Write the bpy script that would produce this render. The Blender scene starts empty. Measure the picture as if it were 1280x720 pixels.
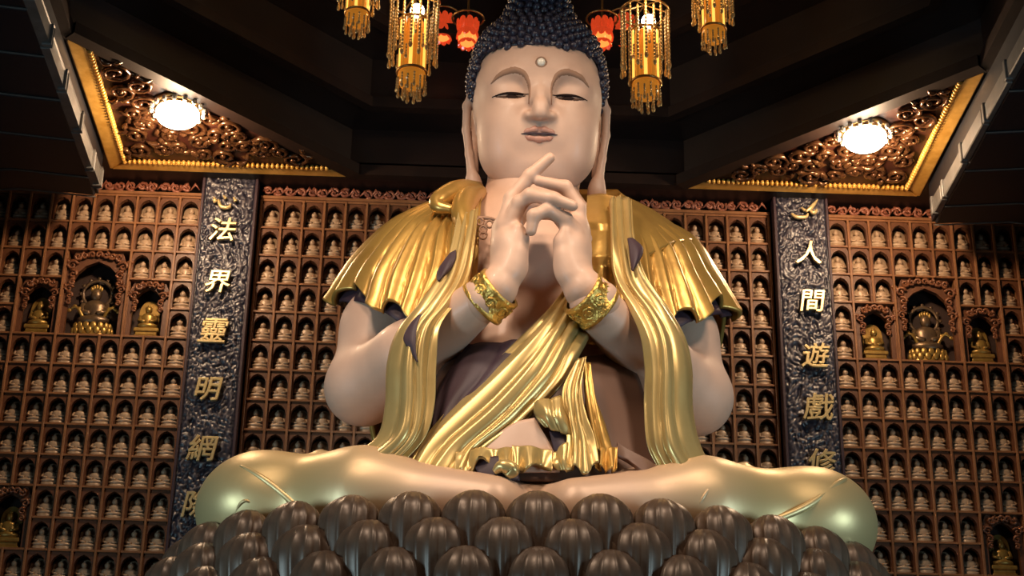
import bpy, bmesh, math, random
import numpy as np
from mathutils import Vector, Matrix, noise

random.seed(7)
R = math.radians
SC = bpy.context.scene
COL = SC.collection
PI = math.pi

# ------------------------------------------------------------------ camera
# z = 0 is the eye height of the photographer, the hall floor is at z = -1.6;
# y = 0 is the axis of the statue, x = 0 the symmetry plane of the shrine.
F_PX, PITCH, YAW, ROLL = 2237.0, R(25.18), R(1.838), R(1.072)
CAM = np.array([-0.474, -10.8, 0.0])
_fw = np.array([math.sin(YAW)*math.cos(PITCH), math.cos(YAW)*math.cos(PITCH), math.sin(PITCH)])
_r0 = np.array([math.cos(YAW), -math.sin(YAW), 0.0]); _u0 = np.cross(_r0, _fw)
_rt = math.cos(ROLL)*_r0 + math.sin(ROLL)*_u0
_up = -math.sin(ROLL)*_r0 + math.cos(ROLL)*_u0
cam_data = bpy.data.cameras.new('camera')
cam_data.sensor_width = 36.0
cam_data.lens = F_PX/1280.0*36.0
cam_data.clip_end = 200
cam = bpy.data.objects.new('camera', cam_data); COL.objects.link(cam)
m = Matrix.Identity(4)
for i in range(3):
    m[i][0], m[i][1], m[i][2], m[i][3] = _rt[i], _up[i], -_fw[i], CAM[i]
cam.matrix_world = m
SC.camera = cam

# ------------------------------------------------------------------ world, lights, exposure
SC.view_settings.view_transform = 'Standard'
SC.view_settings.look = 'None'
SC.view_settings.gamma = 1.0
SC.view_settings.use_curve_mapping = False
SC.view_settings.exposure = 0.0
w = bpy.data.worlds.new('hall_air'); SC.world = w; w.use_nodes = True
w.node_tree.nodes['Background'].inputs[0].default_value = (0.9, 0.75, 0.62, 1)
w.node_tree.nodes['Background'].inputs[1].default_value = 0.010

def lamp(name, kind, loc, target, energy, color, size=0.3, size_y=None, spot=60, blend=0.6):
    d = bpy.data.lights.new(name, kind); d.energy = energy; d.color = color
    if kind == 'AREA':
        d.size = size
        if size_y: d.shape = 'RECTANGLE'; d.size_y = size_y
    else:
        d.shadow_soft_size = size
    if kind == 'SPOT':
        d.spot_size = R(spot); d.spot_blend = blend
    o = bpy.data.objects.new(name, d); COL.objects.link(o); o.location = loc
    if target is not None:
        o.rotation_euler = (Vector(target)-Vector(loc)).to_track_quat('-Z', 'Y').to_euler()
    return o
# hall ceiling spotlights in front of the shrine
lamp('hall_spotlight', 'SPOT', (-2.3, -4.7, 7.3), (-0.2, -.4, 4.75), 620, (1.0, 0.77, 0.56), 0.4, spot=52, blend=1.0)
lamp('hall_spotlight', 'SPOT', (2.3, -4.7, 7.3), (0.3, -.4, 4.75), 500, (1.0, 0.77, 0.56), 0.4, spot=52, blend=1.0)
# downlights set in the front of the coffer
lamp('coffer_downlight', 'SPOT', (-1.5, -3.3, 8.0), (-0.5, -.6, 4.6), 470, (1.0, 0.77, 0.56), 0.35, spot=70, blend=1.0)
lamp('coffer_downlight', 'SPOT', (1.5, -3.3, 8.0), (0.6, -.6, 4.6), 390, (1.0, 0.77, 0.56), 0.35, spot=70, blend=1.0)
# unseen cool lights low on both sides, for the teal on the knees
for sx in (-1, 1):
    dl = lamp('cool_side_light', 'AREA', (sx*7.5, -5.5, 1.8), (sx*1.5, -0.4, 3.7), 42, (0.58, 0.88, 1.0), 1.6, 2.6)
    dl.data.spread = R(65)

def at(px, py, Y):
    """point of the photograph (1280x720) at depth Y metres from the photographer's plane"""
    d = _fw + _rt*(px-640)/F_PX - _up*(py-360)/F_PX
    return CAM + d*(Y/d[1])
def to_px(p):
    d = np.asarray(p, float) - CAM; z = d @ _fw
    return 640+F_PX*(d@_rt)/z, 360-F_PX*(d@_up)/z

# ------------------------------------------------------------------ materials
MATS = {}
def mat(name, col, rough=0.5, metal=0.0, col2=None, nscale=8.0, bump=0.0, bscale=30.0, emit=None, estr=0.0, spec=0.5, alpha=None, coat=0.0, lo=0.35, hi=0.65):
    m = bpy.data.materials.new(name); m.use_nodes = True
    nt = m.node_tree; b = nt.nodes['Principled BSDF']
    b.inputs['Base Color'].default_value = (*col, 1)
    b.inputs['Roughness'].default_value = rough
    b.inputs['Metallic'].default_value = metal
    b.inputs['Specular IOR Level'].default_value = spec
    b.inputs['Coat Weight'].default_value = coat
    tc = nt.nodes.new('ShaderNodeTexCoord')
    if col2 is not None:
        n = nt.nodes.new('ShaderNodeTexNoise'); n.inputs['Scale'].default_value = nscale
        n.inputs['Detail'].default_value = 6; n.inputs['Roughness'].default_value = 0.6
        nt.links.new(tc.outputs['Object'], n.inputs['Vector'])
        r = nt.nodes.new('ShaderNodeValToRGB')
        r.color_ramp.elements[0].position = lo; r.color_ramp.elements[1].position = hi
        r.color_ramp.elements[0].color = (*col, 1); r.color_ramp.elements[1].color = (*col2, 1)
        nt.links.new(n.outputs['Fac'], r.inputs['Fac']); nt.links.new(r.outputs['Color'], b.inputs['Base Color'])
    if bump:
        n2 = nt.nodes.new('ShaderNodeTexNoise'); n2.inputs['Scale'].default_value = bscale
        n2.inputs['Detail'].default_value = 4
        nt.links.new(tc.outputs['Object'], n2.inputs['Vector'])
        bp = nt.nodes.new('ShaderNodeBump'); bp.inputs['Strength'].default_value = bump; bp.inputs['Distance'].default_value = 0.02
        nt.links.new(n2.outputs['Fac'], bp.inputs['Height']); nt.links.new(bp.outputs['Normal'], b.inputs['Normal'])
    if emit is not None:
        b.inputs['Emission Color'].default_value = (*emit, 1); b.inputs['Emission Strength'].default_value = estr
    MATS[name] = m
    return m
mat('skin', (0.60, 0.385, 0.285), 0.52, 0, (0.53, 0.33, 0.24), 2.2, coat=0.04)
mat('lip', (0.46, 0.22, 0.16), 0.45)
mat('brow', (0.29, 0.155, 0.095), 0.7)
mat('eye_white', (0.09, 0.05, 0.035), 0.85, spec=0.1)
mat('pearl', (0.80, 0.70, 0.58), 0.25)
mat('pupil', (0.022, 0.012, 0.010), 0.8, spec=0.1)
mat('gold_robe', (0.56, 0.335, 0.085), 0.31, 0.58, (0.46, 0.26, 0.065), 3.0, bump=0.12, bscale=14)
mat('gold_sash', (0.60, 0.43, 0.175), 0.31, 0.55, (0.50, 0.35, 0.135), 3.0)
mat('gold_bright', (0.78, 0.50, 0.13), 0.28, 0.8, (0.55, 0.33, 0.08), 18, bump=0.6, bscale=40)
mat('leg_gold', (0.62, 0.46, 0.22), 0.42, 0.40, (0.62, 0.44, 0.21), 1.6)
mat('lining', (0.040, 0.018, 0.028), 0.6)
mat('under_robe', (0.14, 0.072, 0.050), 0.5, 0.1)  # darkened to carry the shade of arms and hands on the belly
mat('hair', (0.030, 0.026, 0.046), 0.36)
mat('petal', (0.120, 0.075, 0.050), 0.36, 0.2, (0.08, 0.048, 0.033), 9)
mat('niche_wood', (0.15, 0.058, 0.026), 0.45, 0, (0.10, 0.036, 0.017), 6, bump=0.15)
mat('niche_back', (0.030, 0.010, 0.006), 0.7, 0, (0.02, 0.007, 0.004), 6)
mat('niche_edge', (0.30, 0.135, 0.060), 0.36, 0, (0.21, 0.09, 0.04), 7)
mat('figurine', (0.56, 0.40, 0.27), 0.4, 0.1, (0.40, 0.26, 0.16), 22)
mat('gold_figure', (0.48, 0.30, 0.075), 0.34, 0.55, (0.28, 0.16, 0.04), 16)
mat('bronze_figure', (0.10, 0.065, 0.045), 0.36, 0.5, (0.20, 0.125, 0.06), 16)
mat('carved_red', (0.30, 0.105, 0.06), 0.42, 0.1, (0.19, 0.055, 0.03), 16)
mat('carved_wood', (0.25, 0.095, 0.040), 0.40, 0.05, (0.16, 0.055, 0.024), 14)
mat('glare_crystal', (0.85, 0.75, 0.6), 0.08, 0.3)  # for the beads added round the lamps as glare
mat('frame_gold', (0.80, 0.48, 0.12), 0.34, 0.3, (0.62, 0.33, 0.06), 9)
mat('panel_red', (0.045, 0.010, 0.005), 0.5, 0, (0.028, 0.007, 0.004), 5)
mat('scroll_gold', (0.15, 0.070, 0.030), 0.20, 0.6, (0.06, 0.022, 0.011), 14)
mat('ceiling_wood', (0.014, 0.006, 0.005), 0.45, 0, (0.009, 0.004, 0.0035), 4)
mat('ceiling_beam', (0.020, 0.010, 0.007), 0.55, 0, (0.012, 0.006, 0.005), 6, spec=0.25)
mat('soffit_black', (0.008, 0.009, 0.014), 0.5)
mat('soffit_edge', (0.17, 0.165, 0.16), 0.4, 0.3, (0.12, 0.115, 0.11), 8)
mat('character_gold', (0.76, 0.58, 0.28), 0.35, 0.4)
mat('amber_glass', (0.40, 0.14, 0.02), 0.15, 0.0, emit=(1.0, 0.34, 0.03), estr=0.32)
mat('amber_bright', (0.9, 0.6, 0.2), 0.2, 0.0, emit=(1.0, 0.55, 0.09), estr=1.3)
mat('crystal', (0.50, 0.34, 0.16), 0.12, 0.5, emit=(1.0, 0.55, 0.15), estr=0.03)
mat('red_glass', (0.45, 0.03, 0.012), 0.12, 0.0, emit=(1.0, 0.09, 0.02), estr=0.42)
mat('red_core', (0.6, 0.08, 0.02), 0.2, 0.0, emit=(1.0, 0.22, 0.04), estr=1.8)
mat('bulb', (1, 0.95, 0.85), 0.4, emit=(1.0, 0.92, 0.78), estr=14.0)
mat('lamp_globe', (1, 0.95, 0.85), 0.4, emit=(1.0, 0.90, 0.72), estr=26.0)
mat('black_metal', (0.02, 0.018, 0.016), 0.4, 0.5)
mat('brass', (0.35, 0.20, 0.07), 0.3, 0.8)
mat('floor_stone', (0.16, 0.12, 0.10), 0.25, 0, (0.11, 0.085, 0.07), 2)
mat('wall_paint', (0.10, 0.05, 0.035), 0.7, 0, (0.08, 0.04, 0.03), 3)
mat('altar_wood', (0.12, 0.05, 0.03), 0.4, 0, (0.08, 0.03, 0.02), 5)

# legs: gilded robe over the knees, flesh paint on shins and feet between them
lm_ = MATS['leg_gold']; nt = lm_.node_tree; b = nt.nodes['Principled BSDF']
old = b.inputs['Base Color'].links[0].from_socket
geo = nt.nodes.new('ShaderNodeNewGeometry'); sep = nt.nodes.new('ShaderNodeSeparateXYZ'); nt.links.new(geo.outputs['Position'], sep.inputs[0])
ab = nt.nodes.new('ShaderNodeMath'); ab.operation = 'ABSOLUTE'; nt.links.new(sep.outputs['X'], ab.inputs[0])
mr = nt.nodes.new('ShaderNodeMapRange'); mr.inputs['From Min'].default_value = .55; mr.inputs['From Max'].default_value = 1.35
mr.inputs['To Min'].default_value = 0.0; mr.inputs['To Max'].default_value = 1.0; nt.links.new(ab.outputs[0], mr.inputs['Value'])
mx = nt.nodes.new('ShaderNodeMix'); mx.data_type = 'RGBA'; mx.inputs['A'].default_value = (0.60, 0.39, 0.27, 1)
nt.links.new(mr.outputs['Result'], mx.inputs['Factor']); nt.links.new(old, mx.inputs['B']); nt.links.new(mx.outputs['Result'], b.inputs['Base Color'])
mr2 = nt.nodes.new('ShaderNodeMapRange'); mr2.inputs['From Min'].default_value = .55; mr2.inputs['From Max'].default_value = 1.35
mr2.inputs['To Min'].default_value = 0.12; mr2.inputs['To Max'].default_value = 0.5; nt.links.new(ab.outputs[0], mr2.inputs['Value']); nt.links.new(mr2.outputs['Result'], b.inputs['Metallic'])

# carved couplet board: blue-black paint, pale rubbed relief where the carving stands proud
m = bpy.data.materials.new('couplet_board'); m.use_nodes = True; MATS['couplet_board'] = m
nt = m.node_tree; b = nt.nodes['Principled BSDF']; b.inputs['Roughness'].default_value = 0.33
tc = nt.nodes.new('ShaderNodeTexCoord')
vr = nt.nodes.new('ShaderNodeAttribute'); vr.attribute_name = 'height'
rp = nt.nodes.new('ShaderNodeValToRGB')
rp.color_ramp.elements[0].position = 0.42; rp.color_ramp.elements[0].color = (0.012, 0.012, 0.024, 1)
rp.color_ramp.elements[1].position = 0.80; rp.color_ramp.elements[1].color = (0.24, 0.215, 0.22, 1)
e_ = rp.color_ramp.elements.new(0.60); e_.color = (0.050, 0.046, 0.064, 1)
nt.links.new(vr.outputs['Fac'], rp.inputs['Fac']); nt.links.new(rp.outputs['Color'], b.inputs['Base Color'])

# ------------------------------------------------------------------ object helpers
def tag(o, label, cat, group=None):
    o['label'] = label; o['category'] = cat
    if group: o['group'] = group
    return o
def thing(name, label, cat, loc=(0, 0, 0), group=None):
    o = bpy.data.objects.new(name, None); COL.objects.link(o); o.location = loc
    o.empty_display_size = 0.1
    return tag(o, label, cat, group)
def mesh_from(name, V, Fc, material, smooth=True):
    me = bpy.data.meshes.new(name)
    V = np.asarray(V, float)
    me.from_pydata(V.tolist(), [], [tuple(int(i) for i in f) for f in Fc])
    if material: me.materials.append(MATS[material] if isinstance(material, str) else material)
    if smooth: me.polygons.foreach_set('use_smooth', [True]*len(me.polygons))
    me.update()
    return me
def link(name, me, parent=None, loc=None, kind=None):
    o = bpy.data.objects.new(name, me); COL.objects.link(o)
    if loc is not None: o.location = loc
    if parent is not None:
        o.parent = parent
        if loc is None: o.location = -Vector(abs_loc(parent))     # vertices are given in world space
        else: o.location = Vector(loc) - Vector(abs_loc(parent))
    if kind: o['kind'] = kind
    return o
def abs_loc(o):
    l = Vector(o.location)
    while o.parent: o = o.parent; l += Vector(o.location)
    return l
class MB:
    """collects simple shapes into one mesh"""
    def __init__(s): s.v = []; s.f = []; s.n = 0
    def add(s, V, Fc):
        V = np.asarray(V, float); s.v.append(V); s.f += [tuple(int(i)+s.n for i in f) for f in Fc]; s.n += len(V); return s
    def box(s, x0, x1, y0, y1, z0, z1, bev=0.0):
        if bev <= 0:
            V = [(x, y, z) for x in (x0, x1) for y in (y0, y1) for z in (z0, z1)]
            return s.add(V, [(0, 1, 3, 2), (4, 6, 7, 5), (0, 4, 5, 1), (2, 3, 7, 6), (0, 2, 6, 4), (1, 5, 7, 3)])
        bm = bmesh.new(); bmesh.ops.create_cube(bm, size=1)
        for v in bm.verts: v.co = ((x0+x1)/2+v.co.x*(x1-x0), (y0+y1)/2+v.co.y*(y1-y0), (z0+z1)/2+v.co.z*(z1-z0))
        bmesh.ops.bevel(bm, geom=bm.edges[:], offset=bev, segments=1, affect='EDGES')
        bm.verts.index_update()
        s.add([v.co[:] for v in bm.verts], [[v.index for v in f.verts] for f in bm.faces]); bm.free(); return s
    def lathe(s, prof, n=12, c=(0, 0, 0), sx=1, sy=1):
        V = []; Fc = []
        for r, z in prof:
            for k in range(n):
                a = 2*PI*k/n; V.append((c[0]+sx*r*math.cos(a), c[1]+sy*r*math.sin(a), c[2]+z))
        for i in range(len(prof)-1):
            for k in range(n):
                k2 = (k+1) % n; Fc.append((i*n+k, i*n+k2, (i+1)*n+k2, (i+1)*n+k))
        Fc.append(tuple(range(n-1, -1, -1))); Fc.append(tuple((len(prof)-1)*n+k for k in range(n)))
        return s.add(V, Fc)
    def ell(s, c, r, nu=12, nv=7):
        prof = [(math.sin(PI*(i+.02)/(nv+.04)), -math.cos(PI*(i+.02)/(nv+.04))*r[2]) for i in range(nv+1)]
        return s.lathe(prof, nu, c, r[0], r[1])
    def tube(s, pts, rad, n=6, flat=1.0):
        pts = np.asarray(pts, float); N = len(pts)
        rad = [rad]*N if np.isscalar(rad) else rad
        V = []; Fc = []; ref = np.array([0.31, 0.2, 0.93])
        for i in range(N):
            t = pts[min(i+1, N-1)]-pts[max(i-1, 0)]; t = t/(np.linalg.norm(t)+1e-9)
            a = np.cross(t, ref); a /= (np.linalg.norm(a)+1e-9); bb = np.cross(t, a)
            for k in range(n):
                q = 2*PI*k/n; V.append(pts[i]+rad[i]*(math.cos(q)*a+math.sin(q)*bb*flat))
        for i in range(N-1):
            for k in range(n):
                k2 = (k+1) % n; Fc.append((i*n+k, i*n+k2, (i+1)*n+k2, (i+1)*n+k))
        Fc.append(tuple(range(n-1, -1, -1))); Fc.append(tuple((N-1)*n+k for k in range(n)))
        return s.add(V, Fc)
    def prism(s, poly, axis, a0, a1):
        """polygon (list of 2d) extruded along axis between a0 and a1"""
        n = len(poly); V = []
        for a in (a0, a1):
            for p in poly:
                q = [p[0], p[1]]; q.insert(axis, a); V.append(q)
        Fc = [tuple(range(n-1, -1, -1)), tuple(range(n, 2*n))]+[(i, (i+1) % n, n+(i+1) % n, n+i) for i in range(n)]
        return s.add(V, Fc)
    def mesh(s, name, material, smooth=False, fixn=True):
        me = mesh_from(name, np.concatenate(s.v), s.f, material, smooth)
        if fixn:
            bm = bmesh.new(); bm.from_mesh(me); bmesh.ops.recalc_face_normals(bm, faces=bm.faces[:]); bm.to_mesh(me); bm.free()
        return me
    def obj(s, name, material, parent=None, loc=None, smooth=False, kind=None):
        return link(name, s.mesh(name, material, smooth), parent, loc, kind)

def struct(name, o):
    o.name = name; o['kind'] = 'structure'; return o
def catmull(P, n):
    """resample control points (rows) to n rows"""
    P = np.asarray(P, float); N = len(P)
    t = np.linspace(0, N-1, n); i = np.clip(t.astype(int), 0, N-2); f = (t-i).reshape((-1,)+(1,)*(P.ndim-1))
    g = lambda k: P[np.clip(k, 0, N-1)]
    p0, p1, p2, p3 = g(i-1), g(i), g(i+1), g(i+2)
    p0 = np.where((i == 0).reshape(f.shape), 2*p1-p2, p0); p3 = np.where((i == N-2).reshape(f.shape), 2*p2-p1, p3)
    return 0.5*(2*p1+(p2-p0)*f+(2*p0-5*p1+4*p2-p3)*f*f+(3*p1-p0-3*p2+p3)*f**3)
def patch_mesh(name, ctrl, nu, nv, material, disp=None, thick=0.03, warp=None):
    """cloth: control grid ctrl[row][col] of 3d points -> smooth grid, folds along the normal, real thickness"""
    G = np.array([[np.asarray(c, float) for c in row] for row in ctrl])
    G = catmull(G, nv); G = np.swapaxes(catmull(np.swapaxes(G, 0, 1), nu), 0, 1)
    du = np.gradient(G, axis=1); dv = np.gradient(G, axis=0)
    N = np.cross(dv, du); N /= (np.linalg.norm(N, axis=2, keepdims=True)+1e-9)
    # outward = towards the open side (front, -y) on average
    if N[..., 1].mean() > 0: N = -N
    if warp is not None:                                  # scalloped hems: slide rows along the fall of the cloth
        u = np.linspace(0, 1, nu)[None, :]; v = np.linspace(0, 1, nv)[:, None]
        G = G+dv/(np.linalg.norm(dv, axis=2, keepdims=True)+1e-9)*warp(u, v)[..., None]
    if disp is not None:
        u = np.linspace(0, 1, nu)[None, :]; v = np.linspace(0, 1, nv)[:, None]
        G = G+N*disp(u, v)[..., None]
    B = G-N*thick
    V = np.concatenate([G.reshape(-1, 3), B.reshape(-1, 3)]); o = nu*nv; Fc = []
    for j in range(nv-1):
        for i in range(nu-1):
            a = j*nu+i; Fc.append((a, a+1, a+nu+1, a+nu)); Fc.append((o+a, o+a+nu, o+a+nu+1, o+a+1))
    bd = [i for i in range(nu)]+[j*nu+nu-1 for j in range(1, nv)]+[(nv-1)*nu+i for i in range(nu-2, -1, -1)]+[j*nu for j in range(nv-2, 0, -1)]
    for k in range(len(bd)):
        a, c = bd[k], bd[(k+1) % len(bd)]; Fc.append((a, o+a, o+c, c))
    me = mesh_from(name, V, Fc, material)
    bm = bmesh.new(); bm.from_mesh(me); bmesh.ops.recalc_face_normals(bm, faces=bm.faces[:]); bm.to_mesh(me); bm.free()
    return me
def folds(*terms):
    """sum of soft pleats: (count, amplitude, phase, sharpness)"""
    def f(u, v):
        s = 0*u*v
        for n, a, ph, sh in terms:
            w_ = np.cos(2*PI*(n*u+ph)); s = s+a*(np.sign(w_)*np.abs(w_)**sh)
        return s
    return f

# ------------------------------------------------------------------ implicit surfaces (sculpted forms)
class Vol:
    def __init__(s, lo, hi, h):
        s.lo = np.array(lo, float); s.h = h
        s.n = np.ceil((np.array(hi, float)-s.lo)/h).astype(int)+1
        s.D = np.full(s.n, 9.0, np.float32)
    def sub(s, lo, hi, pad):
        a = np.clip(np.floor((np.array(lo)-pad-s.lo)/s.h).astype(int), 0, s.n-1)
        b_ = np.clip(np.ceil((np.array(hi)+pad-s.lo)/s.h).astype(int)+1, 1, s.n)
        sl = tuple(slice(i, j) for i, j in zip(a, b_))
        ax = [(s.lo[k]+s.h*np.arange(a[k], b_[k])).astype(np.float32) for k in range(3)]
        return sl, ax[0][:, None, None], ax[1][None, :, None], ax[2][None, None, :]
    def comb(s, sl, d, k, op):
        A = s.D[sl]
        if op == 'add':
            if k > 0:
                h = np.maximum(k-np.abs(A-d), 0)/k; s.D[sl] = np.minimum(A, d)-h*h*k*0.25
            else: s.D[sl] = np.minimum(A, d)
        else:
            d = -d
            if k > 0:
                h = np.maximum(k-np.abs(A-d), 0)/k; s.D[sl] = np.maximum(A, d)+h*h*k*0.25
            else: s.D[sl] = np.maximum(A, d)
    def ell(s, c, r, k=0.0, op='add', p=2.0):
        c = np.array(c, float); r = np.array(r, float)
        sl, X, Y, Z = s.sub(c-r, c+r, k+5*s.h)
        q = (np.abs((X-c[0])/r[0])**p+np.abs((Y-c[1])/r[1])**p+np.abs((Z-c[2])/r[2])**p)**(1/p)
        g = np.sqrt(((X-c[0])/r[0]**2)**2+((Y-c[1])/r[1]**2)**2+((Z-c[2])/r[2]**2)**2)+1e-6
        d = np.where(q < 0.3, (q-1)*r.min(), q*(q-1)/g*1.0) if p == 2 else (q-1)*r.min()
        s.comb(sl, d.astype(np.float32), k, op); return s
    def cap(s, a, b_, ra, rb=None, k=0.0, op='add', flat=None):
        rb = ra if rb is None else rb
        a = np.array(a, float); b_ = np.array(b_, float); m_ = max(ra, rb)
        sl, X, Y, Z = s.sub(np.minimum(a, b_)-m_, np.maximum(a, b_)+m_, k+5*s.h)
        d = b_-a; L = d@d+1e-9
        t = np.clip(((X-a[0])*d[0]+(Y-a[1])*d[1]+(Z-a[2])*d[2])/L, 0, 1)
        q = np.sqrt((X-a[0]-t*d[0])**2+(Y-a[1]-t*d[1])**2+(Z-a[2]-t*d[2])**2)-(ra+(rb-ra)*t)
        s.comb(sl, q.astype(np.float32), k, op); return s
    def chain(s, pts, rs, k=0.0, kin=0.0, op='add'):
        """a limb of several bones, smooth inside, joined with k"""
        pts = [np.array(p, float) for p in pts]; m_ = max(rs)
        lo = np.min(pts, axis=0)-m_; hi = np.max(pts, axis=0)+m_
        sl, X, Y, Z = s.sub(lo, hi, k+5*s.h); D = None
        for a, b_, ra, rb in zip(pts[:-1], pts[1:], rs[:-1], rs[1:]):
            d = b_-a; L = d@d+1e-9
            t = np.clip(((X-a[0])*d[0]+(Y-a[1])*d[1]+(Z-a[2])*d[2])/L, 0, 1)
            q = np.sqrt((X-a[0]-t*d[0])**2+(Y-a[1]-t*d[1])**2+(Z-a[2]-t*d[2])**2)-(ra+(rb-ra)*t)
            if D is None: D = q
            elif kin > 0:
                h = np.maximum(kin-np.abs(D-q), 0)/kin; D = np.minimum(D, q)-h*h*kin*0.25
            else: D = np.minimum(D, q)
        s.comb(sl, D.astype(np.float32), k, op); return s
    def mesh(s):
        D = s.D; ins = D < 0; n = s.n
        cs = np.zeros(n-1, np.int8)
        for i in (0, 1):
            for j in (0, 1):
                for k in (0, 1):
                    cs += ins[i:n[0]-1+i, j:n[1]-1+j, k:n[2]-1+k]
        act = (cs > 0) & (cs < 8); idx = np.full(n-1, -1, np.int64); C = np.argwhere(act); idx[act] = np.arange(len(C))
        acc = np.zeros((len(C), 3)); cnt = np.zeros(len(C))
        cor = [(i, j, k) for i in (0, 1) for j in (0, 1) for k in (0, 1)]
        val = {c: D[C[:, 0]+c[0], C[:, 1]+c[1], C[:, 2]+c[2]].astype(float) for c in cor}
        for c in cor:
            for ax in range(3):
                if c[ax] == 0:
                    e = list(c); e[ax] = 1; e = tuple(e); va, vb = val[c], val[e]
                    cr = (va < 0) != (vb < 0); t = np.where(cr, va/(va-vb+1e-12), 0)
                    p = np.zeros((len(C), 3)); p[:] = c; p[:, ax] += t
                    acc += p*cr[:, None]; cnt += cr
        V = s.lo+s.h*(C+acc/np.maximum(cnt, 1)[:, None]); Q = []
        for ax in range(3):
            o1, o2 = [(1, 2), (2, 0), (0, 1)][ax]
            a = [slice(1, -1)]*3; a[ax] = slice(0, -1); b_ = [slice(1, -1)]*3; b_[ax] = slice(1, None)
            A, B = ins[tuple(a)], ins[tuple(b_)]
            E = np.argwhere(A != B); flip = A[tuple(E.T)]
            off = np.ones(3, int); off[ax] = 0; E = E+off
            q = []
            for (s1, s2) in ((-1, -1), (0, -1), (0, 0), (-1, 0)):
                c = E.copy(); c[:, o1] += s1; c[:, o2] += s2; q.append(idx[tuple(c.T)])
            q = np.stack(q, 1); q[~flip] = q[~flip][:, ::-1]; Q.append(q)
        return V, np.concatenate(Q)
def relax(V, Q, it=2, f=0.5):
    E = np.concatenate([Q[:, [0, 1]], Q[:, [1, 2]], Q[:, [2, 3]], Q[:, [3, 0]]])
    for _ in range(it):
        S = np.zeros_like(V); n = np.zeros(len(V))
        for a, b_ in ((0, 1), (1, 0)):
            for c in range(3): S[:, c] += np.bincount(E[:, a], V[E[:, b_], c], len(V))
            n += np.bincount(E[:, a], minlength=len(V))
        V = V*(1-f)+f*S/np.maximum(n, 1)[:, None]
    return V
def big_mesh(name, V, Q, material):
    """fast path for large quad meshes"""
    me = bpy.data.meshes.new(name); me.vertices.add(len(V)); me.vertices.foreach_set('co', np.asarray(V, np.float32).ravel())
    me.loops.add(len(Q)*4); me.loops.foreach_set('vertex_index', np.asarray(Q, np.int32).ravel())
    me.polygons.add(len(Q)); me.polygons.foreach_set('loop_start', np.arange(0, len(Q)*4, 4, dtype=np.int32))
    me.polygons.foreach_set('use_smooth', np.ones(len(Q), bool))
    me.materials.append(MATS[material]); me.update(calc_edges=True); me.validate()
    return me

# ================================================================== THE SETTING
ZC = 7.53           # underside of the shrine ceiling
YB = 2.98           # back edge of the square ceiling field
HW = 3.55           # half its width
LEG = 2.08          # leg of the corner triangles
YW = 3.25           # front plane of the niche lattices
struct('floor', MB().box(-9, 9, -14, 4.2, -1.75, -1.6).obj('floor', 'floor_stone'))
struct('wall_back', MB().box(-9, 9, 3.52, 3.72, -1.6, 10).obj('wall_back', 'wall_paint'))
struct('wall_left', MB().box(-9.2, -9, -14, 3.72, -1.6, 10).obj('wall_left', 'wall_paint'))
struct('wall_right', MB().box(9, 9.2, -14, 3.72, -1.6, 10).obj('wall_right', 'wall_paint'))
mb = MB(); yf = YB-2*HW
mb.box(-9, -HW, yf, YB, ZC, ZC+.12).box(HW, 9, yf, YB, ZC, ZC+.12).box(-9, 9, -14, yf, ZC, ZC+.12).box(-9, 9, YB, 3.6, ZC, ZC+.12)
for sx in (-1, 1):
    mb.prism([(sx*HW, YB), (sx*(HW-LEG), YB), (sx*HW, YB-LEG)], 2, ZC+.02, ZC+.12)
    mb.prism([(sx*HW, yf), (sx*(HW-LEG), yf), (sx*HW, yf+LEG)], 2, ZC, ZC+.12)
ceil = struct('ceiling', mb.obj('ceiling', 'ceiling_wood'))

# octagonal caisson above the square field: stepped rings of beams
OC = (0.0, YB-HW)
def octa(ap):
    r = ap/math.cos(PI/8)
    return [(OC[0]+r*math.cos(PI/8+k*PI/4), OC[1]+r*math.sin(PI/8+k*PI/4)) for k in range(8)]
caisson = thing('caisson_ceiling', 'dark octagonal stepped coffer high above the big seated statue', 'ceiling coffer', (OC[0], OC[1], ZC))
steps = [(3.55, ZC, 7.98), (3.15, 7.98, 8.46), (2.70, 8.46, 8.95), (2.2, 8.95, 9.5)]
for i, (ap, z0, z1) in enumerate(steps):
    A, B = octa(ap), octa(ap+.25)
    for k in range(8):                                   # each wall board of each ring
        k2 = (k+1) % 8
        mb = MB(); P = [A[k], A[k2], B[k2], B[k]]
        mb.prism(P, 2, z0+.02, z1)
        mb.obj('ring_board', 'ceiling_wood', caisson)
        # projecting rail along the lower edge
        C, D_ = octa(ap-.06), octa(ap+.03)
        MB().prism([C[k], C[k2], D_[k2], D_[k]], 2, z0-.03, z0+.07).obj('ring_rail', 'ceiling_beam', caisson)
    if i < 3:
        nx = octa(steps[i+1][0])
        for k in range(8):
            k2 = (k+1) % 8
            MB().prism([nx[k], nx[k2], B[k2], B[k]], 2, z1, z1+.04).obj('ledge_board', 'ceiling_wood', caisson)
MB().prism(octa(2.5), 2, 9.5, 9.6).obj('centre_panel', 'ceiling_wood', caisson)

def spiral(cx, cy, z, r, turns, a0, rad, sgn=1, n=16, plane='xy'):
    pts = []; rs = []
    for i in range(n):
        t = i/(n-1); a = a0+sgn*t*turns*2*PI; q = r*(1-.82*t)
        d = .35*rad*math.sin(PI*t)
        if plane == 'xy': pts.append((cx+q*math.cos(a), cy+q*math.sin(a), z-d))
        else: pts.append((cx+q*math.cos(a), z-d, cy+q*math.sin(a)))
        rs.append(rad*(1.0-.45*t))
    return pts, rs

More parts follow.
